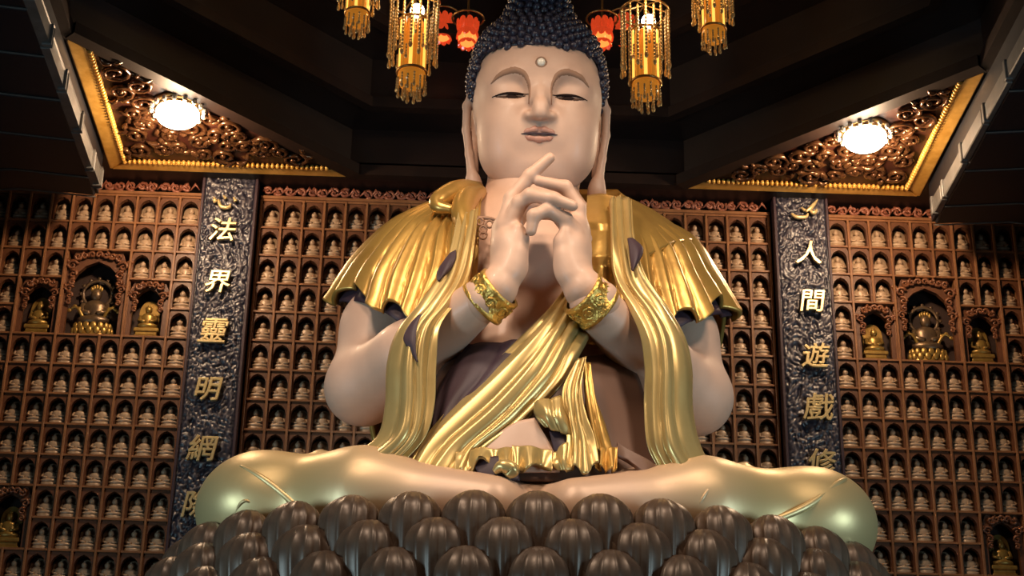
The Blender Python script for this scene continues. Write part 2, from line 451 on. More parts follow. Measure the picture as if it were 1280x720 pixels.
# corner fields of the ceiling: gilt moulding and carved scrolls
scroll_meshes = []
for q in range(5):
    mb = MB(); p, rs = spiral(0, 0, 0, .085+.012*q, 1.15+.12*q, q*1.3, .024, 1 if q % 2 else -1); mb.tube(p, rs, 5)
    mb.ell((p[-1][0], p[-1][1], -.012), (.03, .03, .022), 8, 4)
    for s_ in range(2):
        a = q+s_*2.2; c0 = np.array(p[0]); L = .10+.03*s_
        leaf = [c0+np.array((math.cos(a)*L*t, math.sin(a)*L*t, -.01*math.sin(3*t)))+np.array((-math.sin(a), math.cos(a), 0))*.03*math.sin(PI*t) for t in np.linspace(0, 1, 6)]
        mb.tube(leaf, [.008, .022, .026, .022, .014, .004], 5)
    scroll_meshes.append(mb.mesh('scroll', 'scroll_gold', True))
for sx, side in ((-1, 'left'), (1, 'right')):
    fr = thing('carved_ceiling_panel', 'triangular carved ceiling panel in gilt frame above the %s couplet board' % side, 'ceiling panel', (sx*2.86, YB-.7, ZC), 'carved corner panels of the ceiling')
    MB().prism([(sx*HW, YB), (sx*(HW-LEG), YB), (sx*HW, YB-LEG)], 2, ZC-.005, ZC+.02).obj('panel', 'panel_red', fr)
    t = .14
    def strip(P, zt):
        return MB().prism(P, 2, ZC-zt, ZC-.004)
    for P in ([(sx*HW, YB), (sx*(HW-LEG), YB), (sx*(HW-LEG+t), YB-t), (sx*(HW-t), YB-t)],
              [(sx*HW, YB), (sx*HW, YB-LEG), (sx*(HW-t), YB-LEG+t), (sx*(HW-t), YB-t)]):
        o = strip(P, .035).obj('gilt_moulding', 'frame_gold', fr)
        bm = bmesh.new(); bm.from_mesh(o.data); bmesh.ops.bevel(bm, geom=[e for e in bm.edges if abs(e.verts[0].co.z-e.verts[1].co.z) < 1e-4], offset=.012, segments=2, affect='EDGES'); bm.to_mesh(o.data); bm.free()
    # egg-and-dart beads along the inner edge of the moulding
    mb = MB(); n = 42
    for k in range(n):
        d = .15+(LEG-.34)*k/(n-1)
        mb.ell((sx*(HW-d), YB-t-.012, ZC-.03), (.018, .028, .026), 6, 4)
        mb.ell((sx*(HW-t-.012), YB-d, ZC-.03), (.028, .018, .026), 6, 4)
    mb.obj('bead_edging', 'frame_gold', fr, smooth=True, kind='stuff')
    # dark bar along the long side
    h0, h1 = (sx*(HW-LEG), YB), (sx*HW, YB-LEG); n_ = .085
    MB().prism([h0, h1, (h1[0]-sx*n_, h1[1]-n_), (h0[0]-sx*n_, h0[1]-n_)], 2, ZC-.04, ZC+.06).obj('long_side_bar', 'ceiling_beam', fr)
    rnd = random.Random(5)
    cnt = 0; pts = []
    for k in range(900):
        a, b_ = rnd.uniform(.29, LEG-.3), rnd.uniform(.29, LEG-.3)
        if a+b_ > LEG-.16 or any((a-p)**2+(b_-q)**2 < .150**2 for p, q in pts): continue
        pts.append((a, b_))
    for a, b_ in pts:
        o = link('scroll', scroll_meshes[cnt % 5], fr, (sx*(HW-a), YB-b_, ZC-.018))
        o.rotation_euler.z = rnd.uniform(0, 6.28); o.scale = (1.0*rnd.choice((-1, 1)), 1.0, 1.3); cnt += 1
    # ceiling lamp in the middle of the field
    lx, ly = sx*2.82, 1.90
    lp = thing('ceiling_lamp', 'glaring round lamp on the %s carved ceiling panel' % side, 'lamp', (lx, ly, ZC), 'lamps on the carved ceiling panels')
    MB().lathe([(.20, -.035), (.215, -.02), (.215, 0), (.05, .0)], 24, (lx, ly, ZC-.005)).obj('ceiling_rose', 'brass', lp, smooth=True)
    MB().lathe([(.17, -.03), (.18, -.045), (.18, -.055), (.15, -.06)], 24, (lx, ly, ZC-.005)).obj('rim', 'brass', lp, smooth=True)
    MB().ell((lx, ly, ZC-.09), (.178, .178, .105), 24, 14).obj('glare_globe', 'lamp_globe', lp, smooth=True)  # oversized globe, its shape stands in for the lamp's glare
    bead = MB().ell((0, 0, 0), (.022, .022, .030), 6, 4).mesh('glare_bead', 'glare_crystal')
    for k in range(16):  # ring of beads added to imitate the ragged edge of the glare
        a = 2*PI*k/16; link('glare_bead', bead, lp, (lx+.215*math.cos(a), ly+.215*math.sin(a), ZC-.055))
    d = bpy.data.lights.new('lamp_light', 'POINT'); d.energy = 105; d.color = (1.0, .66, .38); d.shadow_soft_size = .08
    lo = bpy.data.objects.new('lamp_light', d); COL.objects.link(lo); lo.location = (lx, ly, ZC-.29)

# black side canopies with pale edge trim
for sx, side in ((-1, 'left'), (1, 'right')):
    xi, zb, y1, y0 = 3.575, 7.12, 2.78, -4.1
    cp = thing('side_canopy', 'black panelled canopy hanging at the %s side in front of the niches' % side, 'canopy', (sx*5.5, -1, zb), 'black side canopies')
    MB().box(sx*xi, sx*8.9, y0, y1, zb+.03, ZC-.002).obj('canopy_body', 'soffit_black', cp)
    y = y1; k = 0
    while y > y0+.2:
        L = .16 if k == 0 else (.30 if k == 1 else .62)
        ya, yb = y-.02, max(y-L, y0)
        if k > 0:
            o_ = .012*(k % 2)
            MB().box(sx*(xi-.03-o_), sx*(xi+.02), yb, ya, zb+.0, zb+.145, .008).obj('edge_trim', 'soffit_edge', cp)
            MB().box(sx*(xi-.045-o_), sx*(xi-.0), ya-.05, ya, zb-.01, zb+.16, .006).obj('trim_joint', 'soffit_edge', cp)
        y = yb; k += 1
    # underside boards, shaped like wide hexagonal scales
    y = y1; k = 0
    while y > y0+.1:
        L = .34 if k == 0 else .62
        for j in range(3):
            xa = xi+.02+1.25*j; xb = xa+1.23; xm = (xa+xb)/2; e = .10
            poly = [(sx*xa, y-.012), (sx*xm, y-e-.012), (sx*xb, y-.012), (sx*xb, y-L+.012), (sx*xm, y-L-e+.012), (sx*xa, y-L+.012)]
            me = MB().prism(poly, 2, zb-.002*(k % 3), zb+.03).mesh('underside_board', 'soffit_black')
            bm = bmesh.new(); bm.from_mesh(me); bmesh.ops.bevel(bm, geom=bm.edges[:], offset=.012, segments=1, affect='EDGES'); bm.to_mesh(me); bm.free()
            link('underside_board', me, cp)
            MB().tube([(sx*xa, y-.004, zb-.004), (sx*xm, y-e-.004, zb-.004), (sx*xb, y-.004, zb-.004)], .007, 5).obj('seam_strip', 'soffit_edge', cp)
        y -= L; k += 1

# ================================================================== NICHE LATTICES
PX, PZ, ZT = .1862, .2697, 7.13
NR = 14
ORD = ['first', 'second', 'third', 'fourth', 'fifth', 'sixth', 'seventh', 'eighth', 'ninth', 'tenth', 'eleventh', 'twelfth', 'thirteenth', 'fourteenth']
def arch_mesh(w_, h, name='niche_arch', rim=.016, spring=.52):
    """board with an arched opening, w_ x h, origin bottom centre, front at y=0"""
    iw = w_/2-rim; sp = h*spring; pk = h*.86
    inn = [(-iw, 0.0), (-iw, sp*.5), (-iw, sp)]; out = [(-w_/2, 0.0), (-w_/2, sp*.5), (-w_/2, sp)]
    for t in (.25, .5, .75):
        a = t*PI/2; inn.append((-iw*math.cos(a)**.8, sp+(pk-sp)*math.sin(a)**1.15)); out.append((-w_/2+(.0 if t < .5 else w_*.25*(t-.25)*2), h if t >= .5 else sp+(h-sp)*.6))
    inn.append((0, pk+h*.03)); out.append((0, h))
    inn += [(-x, z) for x, z in inn[-2::-1]]; out += [(-x, z) for x, z in out[-2::-1]]
    n = len(inn); V = [(x, 0, z) for x, z in inn]+[(x, 0, z) for x, z in out]+[(x, .045, z) for x, z in inn]; Fc = []
    for i in range(n-1):
        Fc.append((i, i+1, n+i+1, n+i)); Fc.append((i, 2*n+i, 2*n+i+1, i+1))
    return mesh_from(name, V, Fc, 'niche_wood', False)
small_arch = arch_mesh(PX-.012, PZ-.012)

def seated_figure(mb, s=1.0, halo=True, base=True):
    """tiny seated Buddha, front towards -y, origin bottom centre"""
    if base: mb.lathe([(.052*s, 0), (.056*s, .008*s), (.05*s, .02*s), (.054*s, .03*s)], 10, (0, 0, 0), 1, .75)
    z = .03*s if base else 0
    mb.ell((0, -.006*s, z+.016*s), (.056*s, .036*s, .020*s), 10, 5)
    mb.lathe([(.034*s, .012*s), (.032*s, .04*s), (.040*s, .068*s), (.030*s, .084*s), (.013*s, .092*s)], 10, (0, .004*s, z), 1, .75)
    for q in (-1, 1):
        mb.tube([(q*.036*s, .004*s, z+.076*s), (q*.045*s, -.004*s, z+.048*s), (q*.012*s, -.028*s, z+.036*s)], [.012*s, .011*s, .009*s], 5)
    mb.ell((0, -.002*s, z+.110*s), (.019*s, .020*s, .024*s), 9, 6)
    mb.ell((0, .002*s, z+.135*s), (.009*s, .009*s, .009*s), 7, 4)
    if halo:
        P = []
        for k in range(13):
            a = PI*k/12; P.append((.052*s*math.cos(a), z+.10*s+.062*s*math.sin(a)**.8))
        P = [(.050*s, z)]+P+[(-.050*s, z)]
        mb.prism(P, 1, .030*s, .037*s)
    return mb
mb = seated_figure(MB(), 1.0)
for k in range(len(mb.v)): mb.v[k] = mb.v[k]*np.array((1.40, 1.2, 1.15))
fig_mesh = mb.mesh('niche_buddha', 'figurine', True)

figs = []          # (px visibility rank, position, label)
def scroll_bracket(mb, cx, cz, s, y, mirror=1):
    for dx, dz, r, a0, sg in ((0, 0, .05, .3, 1), (.015, -.085, .042, 2.2, -1), (.02, -.16, .034, 1.0, 1), (-.055, .02, .034, 2.6, -1)):
        p, rs = spiral(cx+mirror*dx*s, cz+dz*s, y, r*s, 1.3, a0 if mirror > 0 else PI-a0, .0165*s, sg*mirror, 12, 'xz'); mb.tube(p, rs, 5)
def lattice(xs, name_label, side, sect, big=()):
    """xs: ordered column centres from the couplet board outwards"""
    nc = len(xs); sg = 1 if xs[1] > xs[0] else -1
    lat = thing('niche_lattice', name_label, 'niche shelves', (float(np.mean(xs)), YW, 3.4), 'niche lattices on the back wall')
    edge = lambda c: xs[0]+sg*(c-.5)*PX
    zrow = lambda r: ZT-PZ*r                       # shelf top of row r
    z_lo, z_hi = zrow(NR-1)-.03, ZT+PZ
    xa, xb = sorted((edge(0), edge(nc)))
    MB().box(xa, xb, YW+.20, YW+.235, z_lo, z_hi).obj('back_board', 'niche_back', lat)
    owner = {}
    for b_ in big:
        for c in range(b_[0], b_[1]+1):
            for r in range(b_[2], b_[3]+1): owner[(c, r)] = b_
    def same(p, q): return owner.get(p) is not None and owner.get(p) == owner.get(q)
    for c in range(nc+1):                           # uprights, cut where a large niche spans them
        run = None
        for r in range(NR+1):
            solid = r < NR and not same((c-1, r), (c, r))
            if solid and run is None: run = r
            if not solid and run is not None:
                x = edge(c); MB().box(x-.0105, x+.0105, YW-.012, YW+.2, zrow(r-1)-.02, zrow(run)+PZ-.004, .003).obj('divider', 'niche_edge', lat); run = None
    for r in range(-1, NR):                         # shelves
        run = None
        for c in range(nc+1):
            solid = c < nc and not same((c, r), (c, r+1))
            if solid and run is None: run = c
            if not solid and run is not None:
                x0, x1 = sorted((edge(run), edge(c))); z = zrow(r)
                MB().box(x0+.011, x1-.011, YW-.004, YW+.2, z-.02, z, .003).obj('shelf', 'niche_edge', lat); run = None
    for c in range(nc):
        for r in range(NR):
            if (c, r) in owner: continue
            z = zrow(r)
            link('niche_arch', small_arch, lat, (xs[c], YW+.012, z))
            lab = 'small pale Buddha in %s niche row from top, %s column %s' % (ORD[r], ORD[c], sect)
            figs.append(((xs[c], YW+.085, z), lab, c, r))
    for c0, c1, r0, r1 in big:
        xm = (xs[c0]+xs[c1])/2; w_ = PX*(c1-c0+1)-.022; h = PZ*(r1-r0+1)-.022; z = zrow(r1)
        link('niche_arch', arch_mesh(w_, h, 'niche_arch', .045, .50), lat, (xm, YW+.035, z))
        for q in (-1, 1): MB().box(xm+q*w_/2-.006, xm+q*w_/2+.006, YW+.02, YW+.2, z, z+h).obj('niche_side', 'niche_edge', lat)
        for q in (-1, 1):
            mb = MB(); scroll_bracket(mb, xm+q*(w_/2-.05), z+h-.14, 1.0 if r1-r0 > 1 else .8, YW+.02, -q)
            if r1-r0 > 1: scroll_bracket(mb, xm+q*(w_/2-.045), z+h-.36, .8, YW+.02, -q)
            mb.obj('carved_bracket', 'carved_wood', lat, smooth=True)
        mb = MB(); n = 7 if r1-r0 > 1 else 5
        for k in range(n):
            u = (k+.5)/n*2-1
            p, rs = spiral(xm+u*(w_/2-.06), z+h-.035-.03*u*u, YW+.015, .034, 1.3, k*1.9, .0155, 1 if k % 2 else -1, 11, 'xz'); mb.tube(p, rs, 5)
        mb.obj('carved_lintel', 'carved_wood', lat, smooth=True)
    # carved frieze above
    mb = MB(); rnd = random.Random(3); x = xa+.05; k = 0
    while x < xb-.04:
        p, rs = spiral(x, ZT+PZ+.075, YW-.005, rnd.uniform(.04, .052), 1.4, rnd.uniform(0, 6), .018, 1 if k % 2 else -1, 12, 'xz'); mb.tube(p, rs, 5)
        mb.tube([(x+.03, YW-.01, ZT+PZ+.05), (x+.07, YW-.02, ZT+PZ+.09+.02*(k % 2)), (x+.11, YW-.01, ZT+PZ+.06)], [.006, .02, .006], 5)
        x += .098; k += 1
    mb.obj('carved_frieze', 'carved_red', lat, smooth=True, kind='stuff')
    MB().box(xa-.01, xb+.01, YW-.02, YW+.2, z_hi-.002, z_hi+.028, .004).obj('top_rail', 'niche_edge', lat)
    return lat
big_sets = [(1, 2, 3, 4), (3, 5, 2, 4), (6, 7, 3, 4), (6, 7, 10, 11)]
lattice([-2.866-PX*i for i in range(11)], 'wall of small brown wooden niches left of the left couplet board', 'left', 'left of left board', big_sets)
lattice([2.862+PX*i for i in range(11)], 'wall of small brown wooden niches right of the right couplet board', 'right', 'right of right board', big_sets)
lattice([-2.155+PX*i for i in range(12)], 'wall of small brown niches between left couplet board and statue', 'left', 'right of left board')
lattice([2.155-PX*i for i in range(12)], 'wall of small brown niches between right couplet board and statue', 'right', 'left of right board')

# the tiny Buddhas: the 300 that show largest are things of their own, the rest are stuff
def score(f):
    (x, y, z), lab, c, r = f
    px, py = to_px((x, y, z+.08))
    if not (-10 < px < 1290 and 230 < py < 730): return -1e3
    # hidden by the statue, its lotus or its lap
    cx = 667; d = abs(px-cx)
    if d < (110+ (py-240)*1.15 if py < 372 else 262) and py > 225: return -500+d
    if py > 590 and d < 425: return -400+d
    if py > 560 and d < 300: return -450+d
    return d if py < 690 else d-300
figs.sort(key=score, reverse=True)
for f in figs[:300]:
    o = link('niche_buddha', fig_mesh, None, f[0]); tag(o, f[1], 'figurine', 'small Buddhas in the wall niches')
V0 = np.array([v.co[:] for v in fig_mesh.vertices]); F0 = [tuple(p.vertices) for p in fig_mesh.polygons]
mb = MB()
for f in figs[300:]: mb.add(V0+np.array(f[0]), F0)
o = link('niche_buddhas', mesh_from('niche_buddhas', np.concatenate(mb.v), mb.f, 'figurine'), None, kind='stuff')
tag(o, 'remaining small pale Buddhas in niches close behind the big statue', 'figurines')

# figures in the large niches
def niche_statue(x, z, kind, label):
    s = {'gold': 1.9, 'bodhisattva': 2.45}[kind]; y = YW+.11
    t = thing('niche_statue', label, 'statue', (x, y, z), 'larger statues in the wide wall niches')
    mm = 'gold_figure' if kind == 'gold' else 'bronze_figure'
    loc = (x, y, z)
    if kind == 'gold':
        MB().box(-.085, .085, -.05, .05, 0, .03, .006).box(-.075, .075, -.042, .042, .03, .055, .004).box(-.088, .088, -.052, .052, .055, .085, .006).obj('plinth', 'gold_figure', t, loc)
        z0 = .085; q = 1.35
    else:
        MB().lathe([(.10, 0), (.115, .012), (.10, .03), (.085, .045), (.10, .06), (.09, .07)], 18, (0, 0, 0), 1, .6).obj('plinth', 'gold_figure', t, loc, smooth=True)
        pet = MB().ell((0, 0, .022), (.020, .011, .024), 8, 6).mesh('lotus_petal', 'gold_figure', True)
        for rr, zz, n in ((.112, .02, 15), (.104, .05, 15)):
            for k in range(n):
                a = 2*PI*(k+.5*(zz > .03))/n
                o = link('lotus_petal', pet, t, (x+rr*math.cos(a), y+.6*rr*math.sin(a), z+zz)); o.rotation_euler.z = a+PI/2
        z0 = .085; q = 1.75
    mb = MB(); seated_figure(mb, q, False, False)
    for k in range(len(mb.v)): mb.v[k] = mb.v[k]+np.array((0, 0, z0))
    mb.obj('body', mm, t, loc, smooth=True)
    hz = z0+.105*q
    if kind == 'gold':
        mb = MB(); P = [(.072*math.cos(PI*k/14), hz-.02+.115*math.sin(PI*k/14)**.85) for k in range(15)]
        mb.prism([(.068, z0)]+P+[(-.068, z0)], 1, .05, .062); mb.obj('halo', mm, t, loc)
    else:
        mb = MB(); ring = [(.085*math.cos(a), .05, hz+.03+.085*math.sin(a)) for a in np.linspace(0, 2*PI, 25)]; mb.tube(ring, .011, 6)
        for a in np.linspace(0, 2*PI, 12, endpoint=False): mb.ell((.1*math.cos(a), .05, hz+.03+.1*math.sin(a)), (.012, .008, .012), 6, 4)
        mb.obj('halo', 'bronze_figure', t, loc, smooth=True)
        mb = MB()
        for k in range(5):
            a = R(90+(k-2)*28); mb.ell((.028*math.cos(a)*1.2, -.012, hz+.03+.028*math.sin(a)), (.010, .007, .017), 6, 5)
        mb.obj('crown', 'gold_figure', t, loc, smooth=True)
        for sx in (-1, 1):
            mb = MB(); pts = [(sx*(.05+.09*v), -.02-.02*math.sin(3*v), z0+.02+.12*math.sin(2.4*v)*.7) for v in np.linspace(0, 1, 7)]
            mb.tube(pts, [.012, .011, .010, .009, .009, .011, .004], 6)
            for v in (.4, .7, 1.0): mb.ell((sx*(.05+.09*v), -.03, z0+.03+.08*math.sin(2.4*v)), (.014, .010, .014), 7, 5)
            mb.obj('lotus_spray', 'gold_figure', t, loc, smooth=True)
    t.scale = (1.22, .95, 1.22) if kind == 'gold' else (1.48, .9, 1.48)
    return t
for sx, side in ((-1, 'left'), (1, 'right')):
    xs0 = -2.866 if sx < 0 else 2.862
    X = lambda c: xs0+sx*PX*c
    zb = ZT-PZ*4
    niche_statue(X(1.5), zb, 'gold', 'gold seated statue in wide niche nearest the %s couplet board' % side)
    niche_statue(X(4), zb, 'bodhisattva', 'dark crowned bodhisattva on gold lotus in the tall %s wall niche' % side)
    niche_statue(X(6.5), zb, 'gold', 'gold seated statue in wide niche at the outer %s side' % side)
    niche_statue(X(6.5), ZT-PZ*11, 'gold', 'gold seated statue in low niche at the %s edge' % side)

# ================================================================== COUPLET BOARDS
def board_grid(x0, x1, z0, z1, seed):
    nx, nz = 60, 560; V = []; H = []
    for j in range(nz):
        for i in range(nx):
            x = x0+(x1-x0)*i/(nx-1); z = z0+(z1-z0)*j/(nz-1)
            p = Vector((x*6+seed, z*6, seed)); q = noise.noise_vector(p*.8)
            a = noise.noise(Vector((x*19, z*19, seed))+q*2.0); b_ = noise.noise(Vector((x*42, z*42, seed+4))+q*2.0)
            h = .5+.5*(1-2.2*abs(a))*.62+.32*b_; h = max(0, min(1, h*.75+.05))
            e = min(i, nx-1-i)/2.0; h = h if e >= 1 else h*e*.6+.4*(1-e)
            V.append((x, 3.165-.045*h, z)); H.append(h)
    Fc = [(j*nx+i, j*nx+i+1, (j+1)*nx+i+1, (j+1)*nx+i) for j in range(nz-1) for i in range(nx-1)]
    me = mesh_from('carved_relief', V, Fc, 'couplet_board')
    at_ = me.attributes.new('height', 'FLOAT', 'POINT'); at_.data.foreach_set('value', H)
    return me
def char_mesh(ch, size):
    cu = bpy.data.curves.new('character', 'FONT'); cu.body = ch; cu.size = size; cu.extrude = .013; cu.bevel_depth = .003; cu.offset = .0004
    cu.align_x = 'CENTER'; cu.align_y = 'CENTER'; cu.resolution_u = 3; cu.shear = .16
    o = bpy.data.objects.new('tmp', cu); COL.objects.link(o)
    dg = bpy.context.evaluated_depsgraph_get(); me = bpy.data.meshes.new_from_object(o.evaluated_get(dg))
    bpy.data.objects.remove(o); me.materials.clear(); me.materials.append(MATS['character_gold']); me.name = 'character'
    return me
def brush_mesh(strokes, s):
    mb = MB()
    for st in strokes:
        P = catmull([(x*s, 0, z*s) for x, z, r in st], 12); r_ = catmull([[r*s] for x, z, r in st], 12)[:, 0]
        mb.tube(P, list(r_), 6, 1.0)
    return mb.mesh('character', 'character_gold', True)
STROKES = {'heart': [[(-.45, .15, .03), (-.38, -.02, .09), (-.42, -.12, .04)], [(-.25, .02, .05), (-.12, -.28, .08), (.18, -.30, .08), (.26, -.12, .03)], [(-.06, .22, .03), (.04, .08, .08)], [(.34, .16, .03), (.44, -.02, .09)]],
           'slash': [[(-.55, -.15, .04), (-.35, -.30, .08), (.0, -.28, .07), (.1, -.12, .03)], [(.5, .5, .03), (.25, .16, .09), (.02, -.05, .05)], [(.15, .05, .05), (.32, -.1, .08), (.45, .05, .05)], [(-.15, .12, .03), (-.02, .0, .07)]]}
for sx, side, chars in ((-1, 'left', [('heart', 7.29, .22), ('法', 6.985, .25), ('界', 6.49, .24), ('靈', 6.03, .26), ('明', 5.505, .24), ('網', 4.98, .25), ('際', 4.50, .25)]),
                        (1, 'right', [('slash', 7.385, .23), ('人', 6.95, .25), ('間', 6.49, .24), ('遊', 5.975, .25), ('戲', 5.505, .27), ('修', 5.02, .25)])):
    x0, x1 = sorted((sx*2.287, sx*2.75))
    cb = thing('couplet_board', 'tall dark carved couplet board with gold characters at the %s' % side, 'couplet board', (sx*2.52, 3.2, 2.6), 'couplet boards')
    MB().box(x0, x1, 3.164, 3.26, 2.6, ZC+.02, .006).obj('board', 'couplet_board', cb)
    link('carved_relief', board_grid(x0+.012, x1-.012, 2.62, ZC, 3.1+sx), cb)
    for q in (-1, 1):
        xx = x0 if q < 0 else x1
        MB().box(xx-.012, xx+.012, 3.13, 3.27, 2.6, ZC+.02, .004).obj('side_moulding', 'lining', cb)
    for ch, z, s in chars:
        me = brush_mesh(STROKES[ch], s) if ch in STROKES else char_mesh(ch, s*.95)
        o = link('character', me, cb, (sx*2.55, 3.095, z))
        if ch not in STROKES: o.rotation_euler = (PI/2, 0, 0)

# ================================================================== LOTUS THRONE
LA, LB = 2.20, 1.32           # half axes of the throne
lotus = thing('lotus_throne', 'dark bronze lotus throne of ribbed petals under the big statue', 'throne', (0, 0, 2.0))
mb = MB()
mb.lathe([(.96, -1.05), (.97, -.3), (.93, .05), (.90, .10), (.2, .11)], 48, (0, 0, 3.02), LA, LB)
mb.obj('core', 'petal', lotus, smooth=True)
def petal_mesh():
    nr = 14; nu, nv = nr*3, 14; V = []; Fc = []
    for j in range(nv):
        t = j/(nv-1)
        if t < .55: r = .80+.20*math.sin(t/.55*PI/2)
        else: r = .06+.94*math.cos((t-.55)/.45*PI/2*.985)**.88
        if j == nv-1: r = .03
        z = -.30+.46*(1-(1-t)**1.25)-(.006 if j == nv-1 else 0)
        for i in range(nu):
            a = 2*PI*i/nu; rib = 1+(-.13 if i % 3 == 0 else .025)*min(1, r*1.3)
            back = .72 if math.sin(a) > 0 else 1.0
            V.append((.178*r*rib*math.cos(a), .150*r*rib*math.sin(a)*back+.07*max(0, t-.45)**1.3, z))
    for j in range(nv-1):
        for i in range(nu):
            k = (i+1) % nu; Fc.append((j*nu+i, j*nu+k, (j+1)*nu+k, (j+1)*nu+i))
    Fc.append(tuple(range(nu-1, -1, -1))); Fc.append(tuple((nv-1)*nu+i for i in range(nu)))
    return mesh_from('petal', V, Fc, 'petal')
pm = petal_mesh()
# arc-length table of the ellipse
aa = np.linspace(0, 2*PI, 2001)
def ring(sc, n, z, off, tilt, size=1.0):
    x, y = LA*sc*np.cos(aa), LB*sc*np.sin(aa); s_ = np.concatenate([[0], np.cumsum(np.hypot(np.diff(x), np.diff(y)))])
    s0 = np.interp(1.5*PI, aa, s_)                     # a petal sits at the very front
    for k in range(n):
        s1 = (s0+(k+off)*s_[-1]/n) % s_[-1]; a = np.interp(s1, s_, aa)
        nx, ny = math.cos(a)/LA, math.sin(a)/LB; th = math.atan2(ny, nx)
        o = link('petal', pm, lotus, (LA*sc*math.cos(a), LB*sc*math.sin(a), z))
        o.rotation_euler = (tilt, 0, th+PI/2); o.scale = (size, size, size)
ring(.955, 30, 3.09, 0.0, R(-2), 1.0)
ring(1.015, 30, 2.90, .5, R(4), 1.04)
ring(1.065, 30, 2.71, 0.0, R(8), 1.06)
ring(1.10, 30, 2.51, .5, R(12), 1.08)
ring(1.12, 30, 2.31, 0.0, R(16), 1.08)
altar = thing('altar_pedestal', 'dark wooden pedestal carrying the lotus throne', 'pedestal', (0, 0, -1.6))
MB().lathe([(1.15, -1.6), (1.15, -1.2), (1.02, -1.1), (.95, 1.4), (1.02, 1.5), (1.08, 1.6), (1.08, 1.94), (.5, 1.95)], 8, (0, 0, 0), LA, LB).obj('body', 'altar_wood', altar)
MB().lathe([(1.06, 1.62), (1.14, 1.64), (1.14, 1.78), (1.06, 1.80)], 40, (0, 0, 0), LA, LB).obj('gilt_band', 'brass', altar)

# ================================================================== THE STATUE
bud = thing('buddha_statue', 'huge seated Buddha statue in gold robe with clasped hands', 'statue', (0, 0, 3.1))

# ---- head (local frame: eye line z = 0, face towards -y), tilted forward
HT = R(17); HO = np.array([0.025, 0.02, 6.46])
def head_w(P):
    P = np.atleast_2d(P); x, y, z = P[:, 0], P[:, 1], P[:, 2]
    return np.stack([x, y*math.cos(HT)-z*math.sin(HT), y*math.sin(HT)+z*math.cos(HT)], 1)+HO
h = Vol((-.60, -.72, -.95), (.60, .62, .85), .0095)
h.ell((0, .06, .16), (.435, .50, .50), 0)
h.ell((0, -.055, -.13), (.405, .42, .42), .12, p=2.5)                     # face mass
h.ell((0, -.06, .12), (.40, .405, .34), .12, p=2.3)                      # forehead
for sx in (-1, 1):
    h.ell((sx*.20, -.25, -.20), (.19, .20, .20), .12)                     # cheek
    h.ell((sx*.19, -.22, -.40), (.17, .18, .15), .14)                     # jowl
h.ell((0, -.33, -.445), (.13, .125, .095), .10)                           # chin
h.ell((0, -.20, -.53), (.25, .20, .095), .10)                             # double chin
h.ell((0, -.415, -.265), (.15, .075, .11), .08)                           # mouth mound
h.ell((0, -.30, .10), (.36, .155, .22), .08)                            # smooth brow plane
for sx in (-1, 1):                                                       # eye sockets, lids, brows
    h.ell((sx*.195, -.505, .050), (.130, .070, .075), .07, 'sub')
    h.ell((sx*.193, -.345, .020), (.138, .108, .085), .03)
    h.ell((sx*.193, -.335, -.034), (.135, .108, .060), .03)
    c = [(sx*(.193+dx), -.462+2.6*dx*dx, -.008-dx*dx*.8-.05*dx) for dx in (-.112, -.07, 0, .07, .122)]
    h.chain(c, [.006, .013, .016, .013, .006], .006, op='sub')
    h.chain([(sx*.33, -.352, .095), (sx*.26, -.408, .160), (sx*.17, -.440, .182), (sx*.10, -.452, .150), (sx*.064, -.468, .080), (sx*.046, -.490, -.03)], [.008, .014, .018, .020, .026, .028], .05, .03)
    h.ell((sx*.068, -.490, -.150), (.044, .060, .036), .028)               # nostril wing
h.chain([(0, -.452, .12), (0, -.500, .0), (0, -.552, -.10), (0, -.570, -.138)], [.046, .044, .050, .048], .025, .03)   # nose
h.ell((0, -.545, -.158), (.058, .058, .033), .02)
for sx in (-1, 1): h.ell((sx*.036, -.545, -.190), (.017, .026, .012), .01, 'sub')
h.chain([(0, -.500, -.215), (0, -.490, -.24)], [.006, .010], .02, op='sub')    # philtrum
# neck with its rings
h.cap((0, .10, -.30), (0, .17, -.95), .29, .36, .10)
for zz, yy in ((-.655, -.19), (-.775, -.19)):
    h.chain([(.36*math.sin(a), .13-.37*math.cos(a), zz+.05*(1-math.cos(a))) for a in np.linspace(-1.4, 1.4, 11)], [.012]*11, .03, op='sub')
# ears with long lobes: an open rim, hollow behind the cheek
for sx in (-1, 1):
    h.chain([(sx*.415, -.04, -.06), (sx*.425, .00, .06), (sx*.462, .04, .105), (sx*.492, .06, .04), (sx*.492, .05, -.14), (sx*.465, .01, -.32), (sx*.440, -.03, -.48)], [.020, .026, .030, .030, .028, .028, .036], .012, .02)
    h.chain([(sx*.43, .10, .03), (sx*.435, .09, -.22), (sx*.43, .02, -.44)], [.030, .028, .036], .02, .02)
    h.ell((sx*.428, -.05, -.570), (.066, .055, .100), .05)
    h.chain([(sx*.458, .00, .045), (sx*.460, .00, -.10), (sx*.452, -.02, -.28), (sx*.436, -.05, -.40)], [.020, .024, .018, .010], .012, op='sub')
V, Q = h.mesh(); V = relax(V, Q, 2, .5)
head_V, head_Q = head_w(V), Q
def face_y(x, z):
    """front surface of the face at local (x, z)"""
    i = int(round((x-h.lo[0])/h.h)); k = int(round((z-h.lo[2])/h.h)); c = h.D[i, :, k]
    j = int(np.argmax(c < 0)); t = c[j-1]/(c[j-1]-c[j]+1e-9)
    return h.lo[1]+h.h*(j-1+t)

